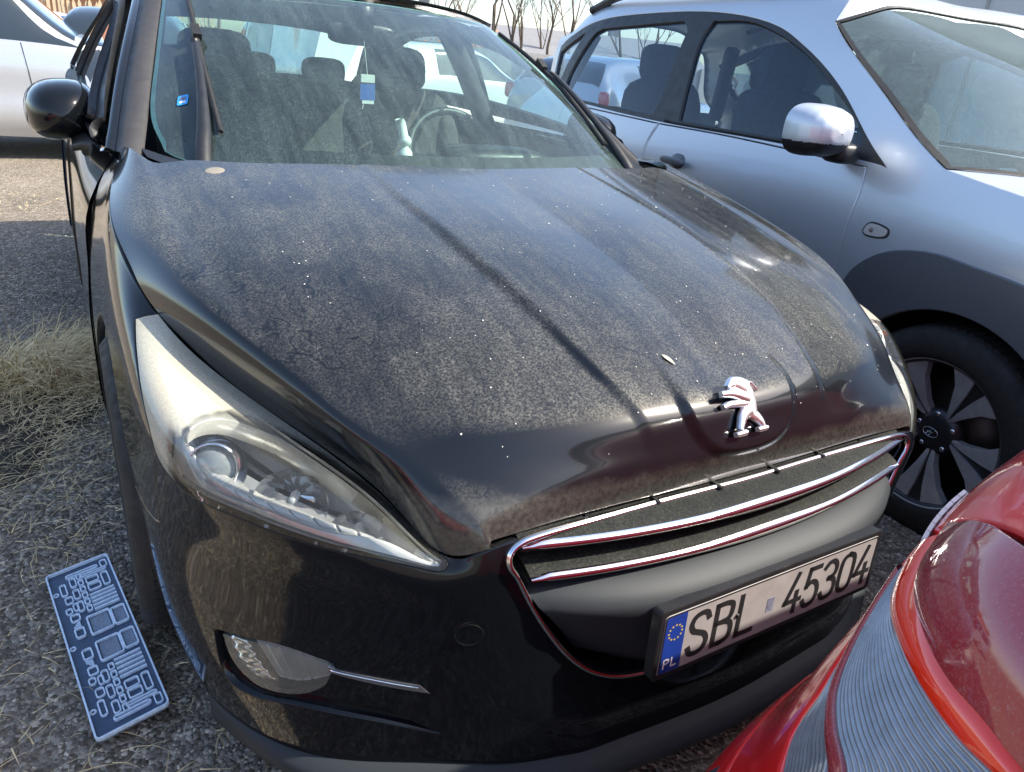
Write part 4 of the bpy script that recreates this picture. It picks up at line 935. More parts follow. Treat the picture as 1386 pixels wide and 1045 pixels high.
# dried droppings, grit and one small pale leaf on the hood
rs_=np.random.default_rng(21);b=MB()
for k in range(150):
    u=rs_.uniform(-.72,.72);v=rs_.uniform(.03,.93);p,n=HOOD.pn([u],[v]);r=rs_.uniform(.0006,.0016)*(2.0 if k%25==0 else 1);a=np.cross(n[0],(0,0,1.));a/=np.linalg.norm(a)+1e-9;c=np.cross(n[0],a);t0=rs_.uniform(0,6.3)
    q=[p[0]+n[0]*.0012+(a*math.cos(t0+t)*r+c*math.sin(t0+t)*r*rs_.uniform(.6,1.5)) for t in np.linspace(0,2*math.pi,7)[:-1]];q.append(p[0]+n[0]*.002);b.add(q,[(i,(i+1)%6,6) for i in range(6)])
b.build('dried_specks',plain('lime_specks',(.62,.60,.55),.8),CAR,kind='stuff')
p,n=HOOD.pn([-.128],[.745]);d=HOOD([-.112],[.775])[0]-p[0];d/=np.linalg.norm(d);s=np.cross(n[0],d)
lf=[p[0]+n[0]*(.0015+.0015*math.sin(3.14*t))+d*(.030*t)+s*sg*.0045*math.sin(3.14*t**.8) for sg in(-1,1) for t in np.linspace(0,1,8)]
LF=thing('fallen_leaf','tiny pale dry leaf lying on the dusty black hood left of the badge','leaf',tuple(p[0]));mk('blade',lf,[(i,i+1,9+i,8+i) for i in range(7)],plain('pale_leaf',(.42,.40,.32),.8),LF)
# ------------------------------------------------------------ silver SUV on the right
SUV=thing('parked_suv','silver blue SUV with black window frames and dark wheel arch standing behind the black car','car',tuple(SH+SDV*1.3+SNV*-.9),0)
M['silver']=plain('silver_blue_metallic',(.58,.62,.67),.40,metal=.55,coat=.5,nscale=900,var=.10)
M['cladding']=plain('dark_grey_cladding',(.13,.14,.155),.38,nscale=300,var=.1,metal=.3)
def suv_uv(s,z):
    vs=np.linspace(.3,1,200);P=SUVS(np.full(200,-s),vs);return (-s,float(np.interp(-z,-(P[:,2]+.05),vs)))
SM=Matrix.Identity(4);_n=SNV;_p=SH+SNV*-.90
def refl(co): d=(co-_p)@_n;return co-2*np.outer(d,_n)
def suv_mirror(o):
    me=o.data.copy();co=np.empty(len(me.vertices)*3);me.vertices.foreach_get('co',co);co=refl(co.reshape(-1,3));me.vertices.foreach_set('co',co.ravel());me.flip_normals();me.update()
    c=bpy.data.objects.new(o.name.split('.')[0],me);COL.objects.link(c);c.parent=o.parent;c.matrix_parent_inverse=o.matrix_parent_inverse.copy();return c
arcF=[suv_uv(.0+.395*math.cos(a),.34+.395*math.sin(a)) for a in np.linspace(-.25,math.pi+.25,26)]   # rear foot -> over -> front foot
arcR=[suv_uv(2.63+.395*math.cos(a),.34+.395*math.sin(a)) for a in np.linspace(-.25,math.pi+.25,22)]
cladO=[suv_uv(.56,.30),(-.50,.83),(-.4471,.7612),(-.4118,.732),(-.3394,.7042),(-.2512,.6881),(-.1381,.6802),(-.0135,.6838),(.1349,.6892),(.30,.705),(.45,.745),(.53,.82),(.56,.95)]
doorF=[(-.5088,.582,1),(-.4866,.624),(-.4933,.6837),(-.4926,.7422,1),(-.50,.80),(-.56,.87),(-.60,.94,1),(-1.70,.94,1),(-1.765,.80),(-1.7722,.6413),(-1.7656,.6079),(-1.7363,.573,1),(-1.2,.573)]
doorR=[(-1.742,.573,1),(-1.7716,.6079),(-1.7782,.6413),(-1.771,.80),(-1.706,.94,1),(-2.19,.94,1),(-2.20,.82),(-2.36,.72),(-2.62,.66),(-2.72,.60,1),(-2.70,.562,1),(-2.2,.568)]
grnh=[(-3.22,.415,1),(-3.05,.375),(-2.8273,.3464),(-2.3741,.3302),(-1.8136,.3281),(-1.3217,.3531),(-1.0511,.3926),(-.7676,.4656),(-.532,.5475),(-.4325,.5790,1),(-.5284,.5745),(-1.0011,.5702),(-1.758,.5694),(-2.4136,.5590),(-2.9,.545),(-3.12,.51,1)]
body=[(-3.35,.0,1),(-3.35,.5),(-3.35,.99,1),(arcR[0][0],.99,1)]+[a for a in arcR]+[(arcR[-1][0],.99,1),(-1.5,.99),(arcF[0][0],.99,1)]+arcF+[(arcF[-1][0],.99,1),(.7,.99),(1.0,.97,1),(1.0,.75),(.98,.635,1),(.60,.605),(.30,.592),(.0287,.5836),(-.1289,.5731),(-.2341,.566,1),(-.3853,.5261),(-.5701,.4708),(-.777,.4108),(-.9668,.3521,1),(-.985,.28),(-.985,.18),(-.98,.10),(-.98,.0,1)]
gO=outline(grnh,5)
bodyo=panel('body_side',SUVS,outline(body,3),M['silver'],SUV,holes=[outline(doorF,4),outline(doorR,4),gO],h=.03,gap=0,skirt=.012,rounded=.002)
fd=panel('front_door',SUVS,outline(doorF,4),M['silver'],SUV,h=.025,gap=.005,skirt=.02,rounded=.003)
rd=panel('rear_door',SUVS,outline(doorR,4),M['silver'],SUV,h=.03,gap=.005,skirt=.02,rounded=.003)
g1=outline([(-1.6059,.56,1),(-1.7087,.3968),(-1.69,.3486,1),(-1.4116,.3529),(-1.0896,.3927),(-.8003,.4667),(-.6043,.5266),(-.575,.5630,1),(-1.0,.561)],5)
g2=outline([(-2.78,.545,1),(-2.8174,.4872),(-2.73,.3843),(-2.6465,.3618,1),(-1.9148,.3475,1),(-1.848,.3662,1),(-1.8086,.5146),(-1.8233,.5584,1),(-2.4224,.5501)],5)
g3=outline([(-3.17,.43,1),(-2.84,.368,1),(-2.93,.48),(-2.93,.535,1),(-3.08,.505,1)],5)
fr=panel('window_frame',SUVS,gO,M['blackplastic'],SUV,holes=[g1,g2,g3],h=.03,off=-.004,gap=.0,skirt=.03)
gl=[panel('side_window',SUVS,g,M['suvglass'],SUV,h=.05,off=-.016,skirt=0) for g in(g1,g2,g3)]
cl=[(-.555,.93,1)]+cladO[1:-1]+[(.56,.95,1)]+[(arcF[-1][0],.95,1)]+arcF[::-1]+[(arcF[0][0],.93,1)]
clad=panel('arch_cladding',SUVS,outline(cl,3),M['cladding'],SUV,h=.02,off=.010,gap=0,skirt=.02,rounded=.004)
for o in [bodyo,fd,rd,fr]+gl+[clad]: suv_mirror(o)
MB().tube(SUVS(np.linspace(-1.70,-.60,20),np.full(20,.5655))-[0,0,0],.006,6).build('belt_moulding',M['blackplastic'],SUV)
# side repeater
ri=panel('side_repeater',SUVS,outline([(-.4262,.6767),(-.412,.664),(-.3823,.6606),(-.335,.6640),(-.3226,.6698),(-.3287,.679),(-.3649,.6837),(-.410,.684)],4),M['greyplastic'],SUV,h=.01,off=.004,gap=0,skirt=.006)
panel('repeater_lens',SUVS,outline([(-.4192,.6767),(-.408,.666),(-.3823,.6635),(-.338,.6665),(-.3286,.6705),(-.3347,.6775),(-.3649,.6812),(-.406,.6815)],4),plain('repeater_plastic',(.50,.47,.45),.25,nscale=200,coat=.6),ri,h=.008,off=.007,gap=0,skirt=.003)
MB().lathe([(.0005,.012),(.007,.0115),(.008,.009)],SUVS([-.388],[.6725])[0],SNV,12).build('repeater_bulb',plain('bulb_grey',(.2,.16,.15),.4),ri)
# door handle
for u in(-1.50,-2.45):
    p=SUVS([u],[.645])[0];R3=np.array([SDV,SNV,[0,0,1]]).T
    MB().grid(sq((0,0,0),(.12,.05,.075),.8)@R3.T+p+SNV*-.015,close_u=True).build('handle_cup',M['cladding'],SUV)
    MB().grid(sq((0,.032,.004),(.17,.025,.032),.6)@R3.T+p,close_u=True).build('door_handle',M['cladding'],SUV)
# windscreen, hood
def suvc(s,w_,z): return suv(np.array(s,float),np.array(w_,float),np.array(z,float))
ed=SUVS(np.array([-.2341,-.3853,-.5701,-.777,-.9668]),np.array([.566,.5261,.4708,.4108,.3521]))[::-1]
cen=np.array([suv(a,-.90,z) for a,z in((.965,1.632),(.69,1.535),(.37,1.415),(.10,1.24),(-.12,1.105))]);cen2=np.array([suv(a,-.50,z) for a,z in((.97,1.632),(.70,1.53),(.39,1.405),(.13,1.235),(-.08,1.10))])
half=np.stack([ed,ed*.55+cen2*.45+SDV*-.03+[0,0,.012],cen2,cen],1);fl=np.array([refl(r[:-1])[::-1] for r in half]);WS2=Surf(np.concatenate([half,fl],1))
sp=panel('windscreen',WS2,outline([(-.985,.02,1),(0,.02),(.985,.02,1),(.985,.98,1),(0,.98),(-.985,.98,1)],6),M['suvscreen'],SUV,h=.05,skirt=.004)
o_=resample(outline([(-.997,.0,1),(0,.0),(.997,.0,1),(.997,1.,1),(0,1.),(-.997,1.,1)],6),WS2.su,WS2.sv,.05)
ring_panel('screen_seal',WS2,o_,.020,M['rubber'],sp,.004)
vv_=np.linspace(.3521,.0,16);uu_=np.interp(vv_,[.0,.10,.18,.28,.3521],[-.98,-.98,-.985,-.985,-.9668]);A_=SUVS(uu_+.004,vv_);B_=WS2(np.linspace(-1,0,16),np.zeros(16))
MB().grid([A_-[0,0,.001],A_*.5+B_*.5+[0,0,.006],B_+[0,0,.003]]).build('roof_header',M['silver'],SUV);MB().grid([refl(q) for q in(A_-[0,0,.001],A_*.5+B_*.5+[0,0,.006],B_+[0,0,.003])],flip=True).build('roof_header',M['silver'],SUV)
he=SUVS(np.array([-.2341,-.1289,.0287,.30,.60,.98]),np.array([.566,.5731,.5836,.592,.605,.635]))
hc=np.array([suv(-s,-.90,z) for s,z in((.17,1.105),(.30,1.10),(.42,1.09),(.60,1.06),(.80,1.0),(1.12,.88))])
hq=he*.5+hc*.5+[0,0,.012];h3=he*.85+hc*.15+[0,0,.012]
hh=np.stack([he,h3,hq,hc],1);hf=np.array([refl(r[:-1])[::-1] for r in hh]);HS2=Surf(np.concatenate([hh,hf],1))
panel('hood',HS2,outline([(-1,0,1),(0,0),(1,0,1),(1,1,1),(0,1),(-1,1,1)],6),M['silver'],SUV,h=.05,skirt=.012,gap=.003)
grid_obj([[suv(-1.0,-.34*1-.0,z) if k==0 else suv(-(1.0+.14*math.sin(math.pi*k/8)),-.20-1.4*k/8,z) for k in range(9)] for z in(.90,.75,.5,.3)],'front_bumper',M['cladding'],SUV)
# roof rails, wipers, cabin of the SUV
for mx in(0,1):
    p=np.array([suv(s,-.30,z) for s,z in((1.02,1.64),(1.10,1.69),(1.3,1.725),(2.0,1.745),(2.6,1.73),(2.95,1.66))]);p=refl(p) if mx else p
    MB().tube(cr(p-[0,0,.022],5),.022,8).build('roof_rail',M['blackplastic'],SUV)
for k,(u,) in enumerate(((-.55,),(.25,))):
    a=[WS2([u+.0],[1.0])[0],WS2([u+.10],[.955])[0],WS2([u+.35],[.93])[0],WS2([u+.62],[.925])[0]]
    w_=MB().tube(cr(np.array(a)+[0,0,.018],5),[.010]*11+[.005]*5,6).build('wiper_arm',M['blackplastic'],SUV)
    bb=[WS2([u-.12+t],[.955-.02*math.sin(3*t)])[0]+[0,0,.012] for t in np.linspace(0,.62,12)]
    MB().tube(bb,.007,5).build('wiper_blade',M['rubber'],w_)
grid_obj([[suv(a,w_,z) for w_ in np.linspace(-.12,-1.68,9)] for a,z in((-.05,1.08),(.25,1.075),(.60,1.05),(.66,.95),(.66,.5))],'dashboard',M['dash'],SUV,flip=True)
f0=suv(.22,-.42,1.105)
MB().add([f0+SDV*a+SNV*b+np.array([0,0,1])*c for a,b,c in((-.03,.09,0),(-.03,-.0,0),(.04,-.0,.028),(.04,.09,.028))],[(0,1,2,3)]).build('parking_slip',M['white'],SUV,smooth=False)
for w_ in(-.50,-1.30):
    for s_,hz in((1.30,0),(2.25,0)):
        R3=np.array([-SNV,SDV,[0,0,1]]).T;b=MB()
        def loc(G): return np.asarray(G)@R3.T+suv(s_,w_,0)
        b.grid(loc(sq((0,-.2,.62),(.5,.5,.2),.4)),close_u=True);b.grid(loc(sq((0,.10,.98),(.50,.17,.66),.45,rot=rotm('X',-.2))),close_u=True)
        st=b.build('seat',M['seat'],SUV);MB().grid(loc(sq((0,.19,1.38),(.27,.11,.20),.55)),close_u=True).build('headrest',M['seat'],st)
C1=suv(.78,-.50,1.08);a=np.linspace(0,2*math.pi,33)[:-1];T2=SDV*-math.sin(-.5)+np.array([0,0,math.cos(.5)])
MB().tube([C1+.18*(math.cos(x)*SNV+math.sin(x)*T2) for x in a],.015,8,closed=True,ref=tuple(SDV)).build('steering_wheel',M['blackplastic'],SUV)
grid_obj([[suv(3.33,w_,z) for w_ in(-.12,-.9,-1.68)] for z in(1.1,.3)],'tailgate',M['silver'],SUV)
for w_,w2 in((-.24,-.36),(-1.56,-1.44)): MB().tube([suv(3.20,w_,1.08),suv(3.0,w2,1.52)],.05,6).build('rear_pillar',M['cabin'],SUV)
b=MB();b.grid([[suv(s_,w_,.40) for w_ in(-.08,-1.72)] for s_ in(.4,3.3)]);b.grid([[suv(s_,w_,z) for s_ in(.42,1.3,2.2,3.3)] for z,w_ in((.42,-.10),(.98,-.10))]);b.grid([[suv(s_,w_,z) for s_ in(.42,1.3,2.2,3.3)] for z,w_ in((.42,-1.70),(.98,-1.70))]);b.grid([[suv(.42,w_,z) for w_ in(-.10,-1.70)] for z in(.3,1.0)]);b.grid([[suv(-.42,w_,z) for w_ in(-.35,-1.45)] for z in(.15,.95)])
b.grid([[suv(s_,w_,.25) for w_ in(-.3,-1.5)] for s_ in(-.9,3.3)]);b.build('cabin_lining',M['cabin'],SUV,smooth=False)
# SUV door mirror
mp=suv(.56,.0,1.20)
R3=np.array([SDV,SNV,[0,0,1]]).T
def mloc(P): return np.asarray(P)@R3.T+mp
rows=[]
for sc,d in zip(np.interp(np.linspace(0,6,25),range(7),(.02,.35,.62,.82,.94,1,1)),np.interp(np.linspace(0,6,25),range(7),(-.085,-.080,-.064,-.040,-.008,.035,.055))):
    rows.append([(d+.0, .150+.115*np.sign(math.cos(t))*abs(math.cos(t))**.7*sc, -.01+.082*np.sign(math.sin(t))*abs(math.sin(t))**.7*sc) for t in np.linspace(0,2*math.pi,121)])
def spl(c): return (c[:,2]<mp[2]-.043).astype(np.int32)
ob=MB().grid(mloc(rows),flip=True).build('door_mirror',[M['silver'],M['blackplastic']],SUV);ob.data.update()
cc=np.array([np.mean([ob.data.vertices[i].co for i in p.vertices],axis=0) for p in ob.data.polygons]);ob.data.polygons.foreach_set('material_index',spl(cc))
MB().grid(mloc([[(.055,.150+.115*np.sign(math.cos(t))*abs(math.cos(t))**.7*sc,-.01+.082*np.sign(math.sin(t))*abs(math.sin(t))**.7*sc) for t in np.linspace(0,2*math.pi,29)] for sc in(1,.9,.0)]),flip=True).build('mirror_rim',M['blackplastic'],ob)
MB().grid(mloc(sq((.02,.02,-.075),(.11,.10,.07),.6)),close_u=True).build('mirror_foot',M['blackplastic'],ob)
# wheels of the SUV
for s_ in(0,2.63):
    for mx in(0,1):
        c=suv(s_,-.115 if not mx else -1.685,.34);wheel('wheel',SUV,c,0,R=.345,wd=.225,dark=True,detail=(s_==0 and not mx),ax=tuple(SNV if not mx else -SNV),rimr=.240)
        b=MB()
        b.grid([[suv(s_+.39*math.cos(t),w_ if not mx else -1.8-w_,.34+.39*math.sin(t)) for t in np.linspace(-.3,math.pi+.3,20)] for w_ in(-.02,-.40)]);b.build('wheel_liner',M['dark'],SUV)
# oval emblem on the front hub
hc_=suv(0,-.115+.0725,.34);rg=[hc_+SDV*.026*math.cos(t)+np.array([0,0,.015])*math.sin(t) for t in np.linspace(0,2*math.pi,25)[:-1]]
em=MB().tube(rg,.0016,6,closed=True,ref=tuple(SNV)).build('hub_emblem',M['chrome'],SUV)
for q in ([(-.012,-.009),(-.006,0),(.002,.010)],[(.012,.009),(.006,0),(-.002,-.010)],[(-.010,-.001),(0,.001),(.010,.001)]):
    MB().tube([hc_+SDV*-a_+np.array([0,0,b_]) for a_,b_ in q],.0018,5,ref=tuple(SNV)).build('emblem_stroke',M['chrome'],em)
# ------------------------------------------------------------ red hatchback, tail corner
RED=thing('parked_hatchback','bright red hatchback with dusty red and clear ribbed tail lamp close by the viewer','car',(.9,-1.15,0))
M['red']=dirty_paint('red_lacquer',(.78,.010,.014),dust=(.60,.16,.14),amount=.25,rough=.30,base_dust=.02,low=.6,streaks=False)
M['sidedark']=plain('dark_privacy_glass',(.012,.015,.018),.05,coat=1,nscale=3,var=.05);M['bgdarkred']=plain('dark_cabin_red',(.06,.01,.01),.6)
def lensred(name,col,dust=.1,rough=.08,tr=.5):
    m,nt,b,o=new_mat(name);v=coords(nt);setp(b,Roughness=rough,Coat=1.0);b.inputs['Base Color'].default_value=(*col,1)
    d=N(nt,'ShaderNodeBsdfDiffuse');d.inputs[0].default_value=(.42,.33,.33,1)
    sp_=N(nt,'ShaderNodeTexVoronoi');sp_.inputs['Scale'].default_value=330;nt.links.new(v,sp_.inputs['Vector'])
    f=math_(nt,'ADD',math_(nt,'MULTIPLY',ramp(nt,noise(nt,400,3,.7,v),(.5,.2),(.72,1.)),dust),math_(nt,'MULTIPLY',ramp(nt,sp_.outputs['Distance'],(.10,1.),(.20,0.)),dust*1.2),True)
    nt.links.new(mixsh(nt,f,b.outputs[0],d.outputs[0]),o.inputs[0]);return m
M['lens_dark']=lensred('dark_red_lens',(.30,.010,.018),dust=.22)
M['lens_red']=lensred('bright_red_lens',(.85,.03,.006),dust=.03)
M['lens_clear']=plain('ribbed_clear_lens',(.24,.25,.28),.14,metal=.35,coat=1,nscale=60,var=.2)
TL=[(.600,.552,1),(.5931,.5458),(.5827,.5422),(.5740,.5300),(.5710,.5090),(.5629,.4976),(.5542,.4771),(.5450,.4580),(.5300,.4380),(.5345,.4200),(.5500,.3920,1),(.5760,.3700),(.6002,.3571),(.64,.348),(.70,.36,1),(.715,.42),(.70,.50),(.66,.56,1)]
TLo=outline(TL,5)
redb=panel('rear_body',REDS,outline([(-.86,.0,1),(0,.0),(1,.0,1),(1,.62,1),(.9,.635),(.6,.640),(.47,.640),(.2,.640),(-.86,.640,1)],8),M['red'],RED,holes=[TLo],h=.02,gap=0,skirt=.02,rounded=.003)
panel('rear_bumper',REDS,outline([(-.86,.643,1),(.2,.643),(.47,.643),(.6,.643),(.9,.638),(1,.623,1),(1,.99,1),(0,.99),(-.86,.99,1)],8),M['red'],RED,h=.02,gap=.001,skirt=.02,rounded=.003)
bk=panel('tail_lamp',REDS,TLo,M['blackplastic'],RED,h=.02,off=-.014,gap=0,skirt=.01)
r1=[(.6250,.510),(.6171,.497),(.5989,.4958),(.5784,.4900),(.560,.4700),(.548,.4500),(.540,.4380)]
r1b=[(.6350,.500),(.6234,.4848),(.6048,.4857),(.5854,.4830),(.568,.4670),(.556,.4480),(.548,.4360)]
cr2=[(.668,.418),(.6598,.4181),(.6477,.4207),(.6267,.4233),(.6038,.4267),(.5784,.4315),(.5580,.4280),(.552,.4200)]
dz=[(.672,.4076),(.6636,.4076),(.6499,.4067),(.6327,.4097),(.6084,.4105),(.5872,.4105),(.5700,.4030),(.5600,.3960)]
def band_(A,B,name,mat,off,disp=None,skirt=.006,h=.006):
    A=cr(A,5);B=cr(B,5);O=np.concatenate([A,B[::-1]]);return panel(name,REDS,O,mat,bk,h=h,off=off,gap=.0003,skirt=skirt,disp=disp,rounded=.0008)
Le=[(.612,.548),(.600,.551),(.5931,.5450),(.5835,.5410),(.5755,.5300),(.5722,.5090),(.5640,.4980),(.5552,.4771),(.5460,.4580),(.5330,.4400)]
bandgrid('side_marker',REDS,Le,[(.618,.512),(.610,.499),(.5979,.4975),(.5774,.4915),(.559,.4715),(.547,.4515),(.538,.4390)],M['lens_clear'],bk,n=80,m=60,off=-.003,disp=lambda t,q:.0011*np.abs(np.sin(t*3.1416*11)))
bandgrid('red_band',REDS,r1,r1b,M['lens_dark'],bk,m=10,off=.001,disp=lambda t,q:.002*np.sin(t*3.14))
bandgrid('reversing_lens',REDS,r1b,cr2,M['lens_clear'],bk,n=90,m=171,off=-.001,disp=lambda t,q:.0018*np.abs(np.sin(t*3.1416*17)))
bandgrid('brake_lens',REDS,cr2,dz,M['lens_red'],bk,m=14,off=.002,disp=lambda t,q:.003*np.sin(t*3.14))
dome=[(.672,.4076),(.70,.40),(.705,.37,),(.70,.362,1),(.64,.352),(.6002,.3605),(.5765,.3725),(.5550,.3915,1),(.5600,.3960),(.5700,.4030),(.5872,.4105),(.6084,.4105),(.6327,.4097),(.6499,.4067),(.6636,.4076)]
panel('lamp_dome',REDS,outline([(p[0],p[1])+tuple(p[2:]) for p in dome],4),M['lens_dark'],bk,h=.008,off=.004,gap=.0003,skirt=.01,disp=lambda u,v,P,Nn:.012*np.clip(1-((u-.64)/.075)**2,0,1)*np.clip(1-((v-.382)/.032)**2,0,1))
# small reversing bulb housing at the frame's edge and a white clip strip on the shoulder
p,n=REDS.pn([.672],[.445]);MB().lathe([(.001,.004),(.024,.0),(.030,.004),(.034,.010),(.038,.008)],p[0],n[0],30).build('lamp_socket',M['blackplastic'],bk)
st=REDS(np.linspace(.50,.535,12),np.full(12,.4105)+np.linspace(0,.0,12));
b=MB()
for k in range(7):
    u0=.489+.0085*k;q=[REDS.pn([u0],[.412]),REDS.pn([u0+.0075],[.412])];V=[]
    for (pp,nn) in q:
        for dv,do in((0,.001),(0,.004),(.006,.004),(.006,.001)): V.append(pp[0]+nn[0]*do+np.array([0,0,-dv*1.2]))
    b.add(V,[(0,1,5,4),(1,2,6,5),(2,3,7,6),(0,3,2,1),(4,5,6,7)])
b.build('shoulder_strip',M['white'],RED,smooth=False)
for s_ in(0,1): 
    for x in (.05,2.2): pass
def mirr(o):
    me=o.data.copy();co=np.empty(len(me.vertices)*3);me.vertices.foreach_get('co',co);co=co.reshape(-1,3);co[:,1]=-2.30-co[:,1];me.vertices.foreach_set('co',co.ravel());me.flip_normals();me.update()
    c=bpy.data.objects.new(o.name.split('.')[0],me);COL.objects.link(c);c.parent=o.parent;c.matrix_parent_inverse=o.matrix_parent_inverse.copy()
for o_ in [x for x in bpy.data.objects if x.parent is RED and x.name.split('.')[0] in('rear_body','rear_bumper')]: mirr(o_)
top=REDS(np.linspace(-.86,1,30),np.full(30,.0))
MB().grid([top,top*[1,0,1]+[0,-1.15,.05],top*[1,-1,1]+[0,-2.30,0]]).build('roof',M['red'],RED)
MB().grid([[(2.2,y,z) for y in(-.3,-1.15,-2.0)] for z in(.25,1.0,1.42)]).build('cabin_front',M['bgdarkred'],RED)
for nm_,q_ in(('rear_window',[(.70,.03,1),(1,.03,1),(1,.27,1),(.72,.25,1)]),('side_window',[(-.84,.03,1),(.40,.03,1),(.44,.20,1),(-.84,.20,1)])):
    w_=panel(nm_,REDS,outline(q_,6),M['sidedark'],RED,h=.05,off=.003,gap=0,skirt=.004);mirr(w_)
wheel('wheel',RED,(.15,-.40,.30),0,R=.30,wd=.19,ax=(0,1,0),detail=False)
MB().box((.8,-1.1,.45),(2.6,1.5,.4)).build('underbody',M['dark'],RED,smooth=False)
# ------------------------------------------------------------ setting
def ground_mat():
    m,nt,b,o=new_mat('gravel_asphalt');v=coords(nt)
    base=ramp(nt,noise(nt,1.2,8,.7,v),(.3,(.13,.098,.066)),(.55,(.26,.205,.145)),(.75,(.38,.305,.22)))
    vo=N(nt,'ShaderNodeTexVoronoi');vo.inputs['Scale'].default_value=95;nt.links.new(v,vo.inputs['Vector'])
    s=N(nt,'ShaderNodeSeparateXYZ');nt.links.new(vo.outputs['Color'],s.inputs[0])
    st=ramp(nt,s.outputs['X'],(.0,(.06,.052,.043)),(.6,(.22,.195,.165)),(1.,(.52,.47,.40)))
    mx=N(nt,'ShaderNodeMix',data_type='RGBA');mx.inputs[0].default_value=.6;nt.links.new(base,mx.inputs[6]);nt.links.new(st,mx.inputs[7])
    nt.links.new(mx.outputs[2],b.inputs['Base Color']);setp(b,Roughness=.95,Specular=.25)
    h=math_(nt,'ADD',math_(nt,'MULTIPLY',vo.outputs['Distance'],-.8),math_(nt,'MULTIPLY',noise(nt,25,6,.7,v),1.3))
    bump(nt,b,h,.9,.012);return m
M['ground']=ground_mat()
def gz(x,y):
    r=.006*np.sin(x*2.1+y*1.3)+.005*np.sin(x*5.3-y*3.1)
    far=sstep(1.0,1.6,x)*sstep(4.5,2.5,y)*-.05
    return r*(sstep(-.9,-1.0,x)*.0+1)+far
xs=np.concatenate([[-400,-120,-40,-15,-6],np.arange(-3.5,4.5,.08),[6,10,15,30,60,150,400]]);ys=np.concatenate([[-400,-100,-30,-8],np.arange(-1.5,7,.08),[8,10,14,20,30,60,150,400]])
X,Y=np.meshgrid(xs,ys);Z=gz(X,Y)-.004;G0=np.stack([X,Y,Z],-1)
gr=MB().grid(G0).build('ground',M['ground'],None,kind='structure')
# gravel: loose stones near the viewer, one object
V=[];F=[];n=0;rg=np.random.default_rng(5)
M['stone']=None
ms,nt,b,o=new_mat('loose_stones');v=coords(nt);vo=N(nt,'ShaderNodeTexVoronoi');vo.inputs['Scale'].default_value=60;nt.links.new(v,vo.inputs['Vector']);s=N(nt,'ShaderNodeSeparateXYZ');nt.links.new(vo.outputs['Color'],s.inputs[0])
nt.links.new(ramp(nt,s.outputs['X'],(0,(.09,.074,.055)),(.5,(.28,.235,.18)),(1,(.62,.55,.44))),b.inputs['Base Color']);setp(b,Roughness=.9)
octa=np.array([(1,0,0),(0,1,0),(-1,0,0),(0,-1,0),(0,0,1)],float);of=np.array([(0,1,4),(1,2,4),(2,3,4),(3,0,4)])
def stones(N_,x0,x1,y0,y1,s0,s1):
    x=rg.uniform(x0,x1,N_);y=rg.uniform(y0,y1,N_);s=s0+(s1-s0)*rg.random(N_)**3;a=rg.uniform(0,6.28,N_)
    base=octa[None]*rg.uniform(.6,1.3,(N_,5,1))*s[:,None,None];base[...,2]*=.7;ca,sa=np.cos(a)[:,None],np.sin(a)[:,None]
    P=np.stack([base[...,0]*ca-base[...,1]*sa+x[:,None],base[...,0]*sa+base[...,1]*ca+y[:,None],base[...,2]+gz(x,y)[:,None]-.003],-1)
    return P.reshape(-1,3),(of[None]+np.arange(N_)[:,None,None]*5).reshape(-1,3)
def npmesh(name,parts,mat,kind=None):
    V=[];F=[];k=0
    for p,f in parts: V.append(p);F.append(f+k);k+=len(p)
    V=np.concatenate(V);F=np.concatenate(F);me=bpy.data.meshes.new(name);me.vertices.add(len(V));me.vertices.foreach_set('co',V.ravel())
    nf,q=F.shape;me.loops.add(nf*q);me.loops.foreach_set('vertex_index',F.ravel().astype(np.int32));me.polygons.add(nf);me.polygons.foreach_set('loop_start',np.arange(0,nf*q,q,dtype=np.int32));me.polygons.foreach_set('loop_total',np.full(nf,q,dtype=np.int32))
    me.materials.append(mat);me.update(calc_edges=True);ob=bpy.data.objects.new(name,me);COL.objects.link(ob)
    if kind: ob['kind']=kind
    return ob
npmesh('gravel',[stones(60000,-2.2,-.70,-.2,5.0,.002,.008),stones(14000,-.9,1.4,-.6,.9,.002,.008),stones(9000,.8,2.2,-.3,1.4,.002,.008)],ms,'stuff')
# dry grass: bent blades in tufts
mg,nt,b,o=new_mat('dry_grass');v=coords(nt);nt.links.new(ramp(nt,noise(nt,40,3,.6,v),(.3,(.34,.24,.12)),(.55,(.70,.54,.29)),(.75,(.92,.78,.48))),b.inputs['Base Color']);setp(b,Roughness=.8)
def blades(N_,cx,cy,rx,ry,l0,l1,flat=.8,dirc=None,w0=.0012):
    t=np.linspace(0,1,5);x=cx+rx*rg.normal(size=N_);y=cy+ry*rg.normal(size=N_);a=rg.uniform(0,6.28,N_) if dirc is None else rg.normal(dirc,.7,N_);l=rg.uniform(l0,l1,N_);up=rg.uniform(.05,1-flat+.25,N_);w=rg.uniform(.6,1.4,N_)*w0
    bend=rg.normal(0,.5,N_);A=a[:,None]+bend[:,None]*t
    dx=np.cumsum(np.cos(A),1)/5*l[:,None];dy=np.cumsum(np.sin(A),1)/5*l[:,None];dz=(np.sin(t*np.pi*.75)[None])*l[:,None]*up[:,None]*.6+rg.uniform(.0,.03,N_)[:,None]
    C=np.stack([x[:,None]+dx,y[:,None]+dy,gz(x,y)[:,None]+dz+.002],-1);nx=np.stack([-np.sin(A),np.cos(A),np.full_like(A,.3)],-1)*(w[:,None]*(1.05-t[None]))[...,None]
    P=np.stack([C-nx,C+nx],2).reshape(N_,10,3);f=np.array([(2*i,2*i+1,2*i+3,2*i+2) for i in range(4)])
    return P.reshape(-1,3),(f[None]+np.arange(N_)[:,None,None]*10).reshape(-1,4)
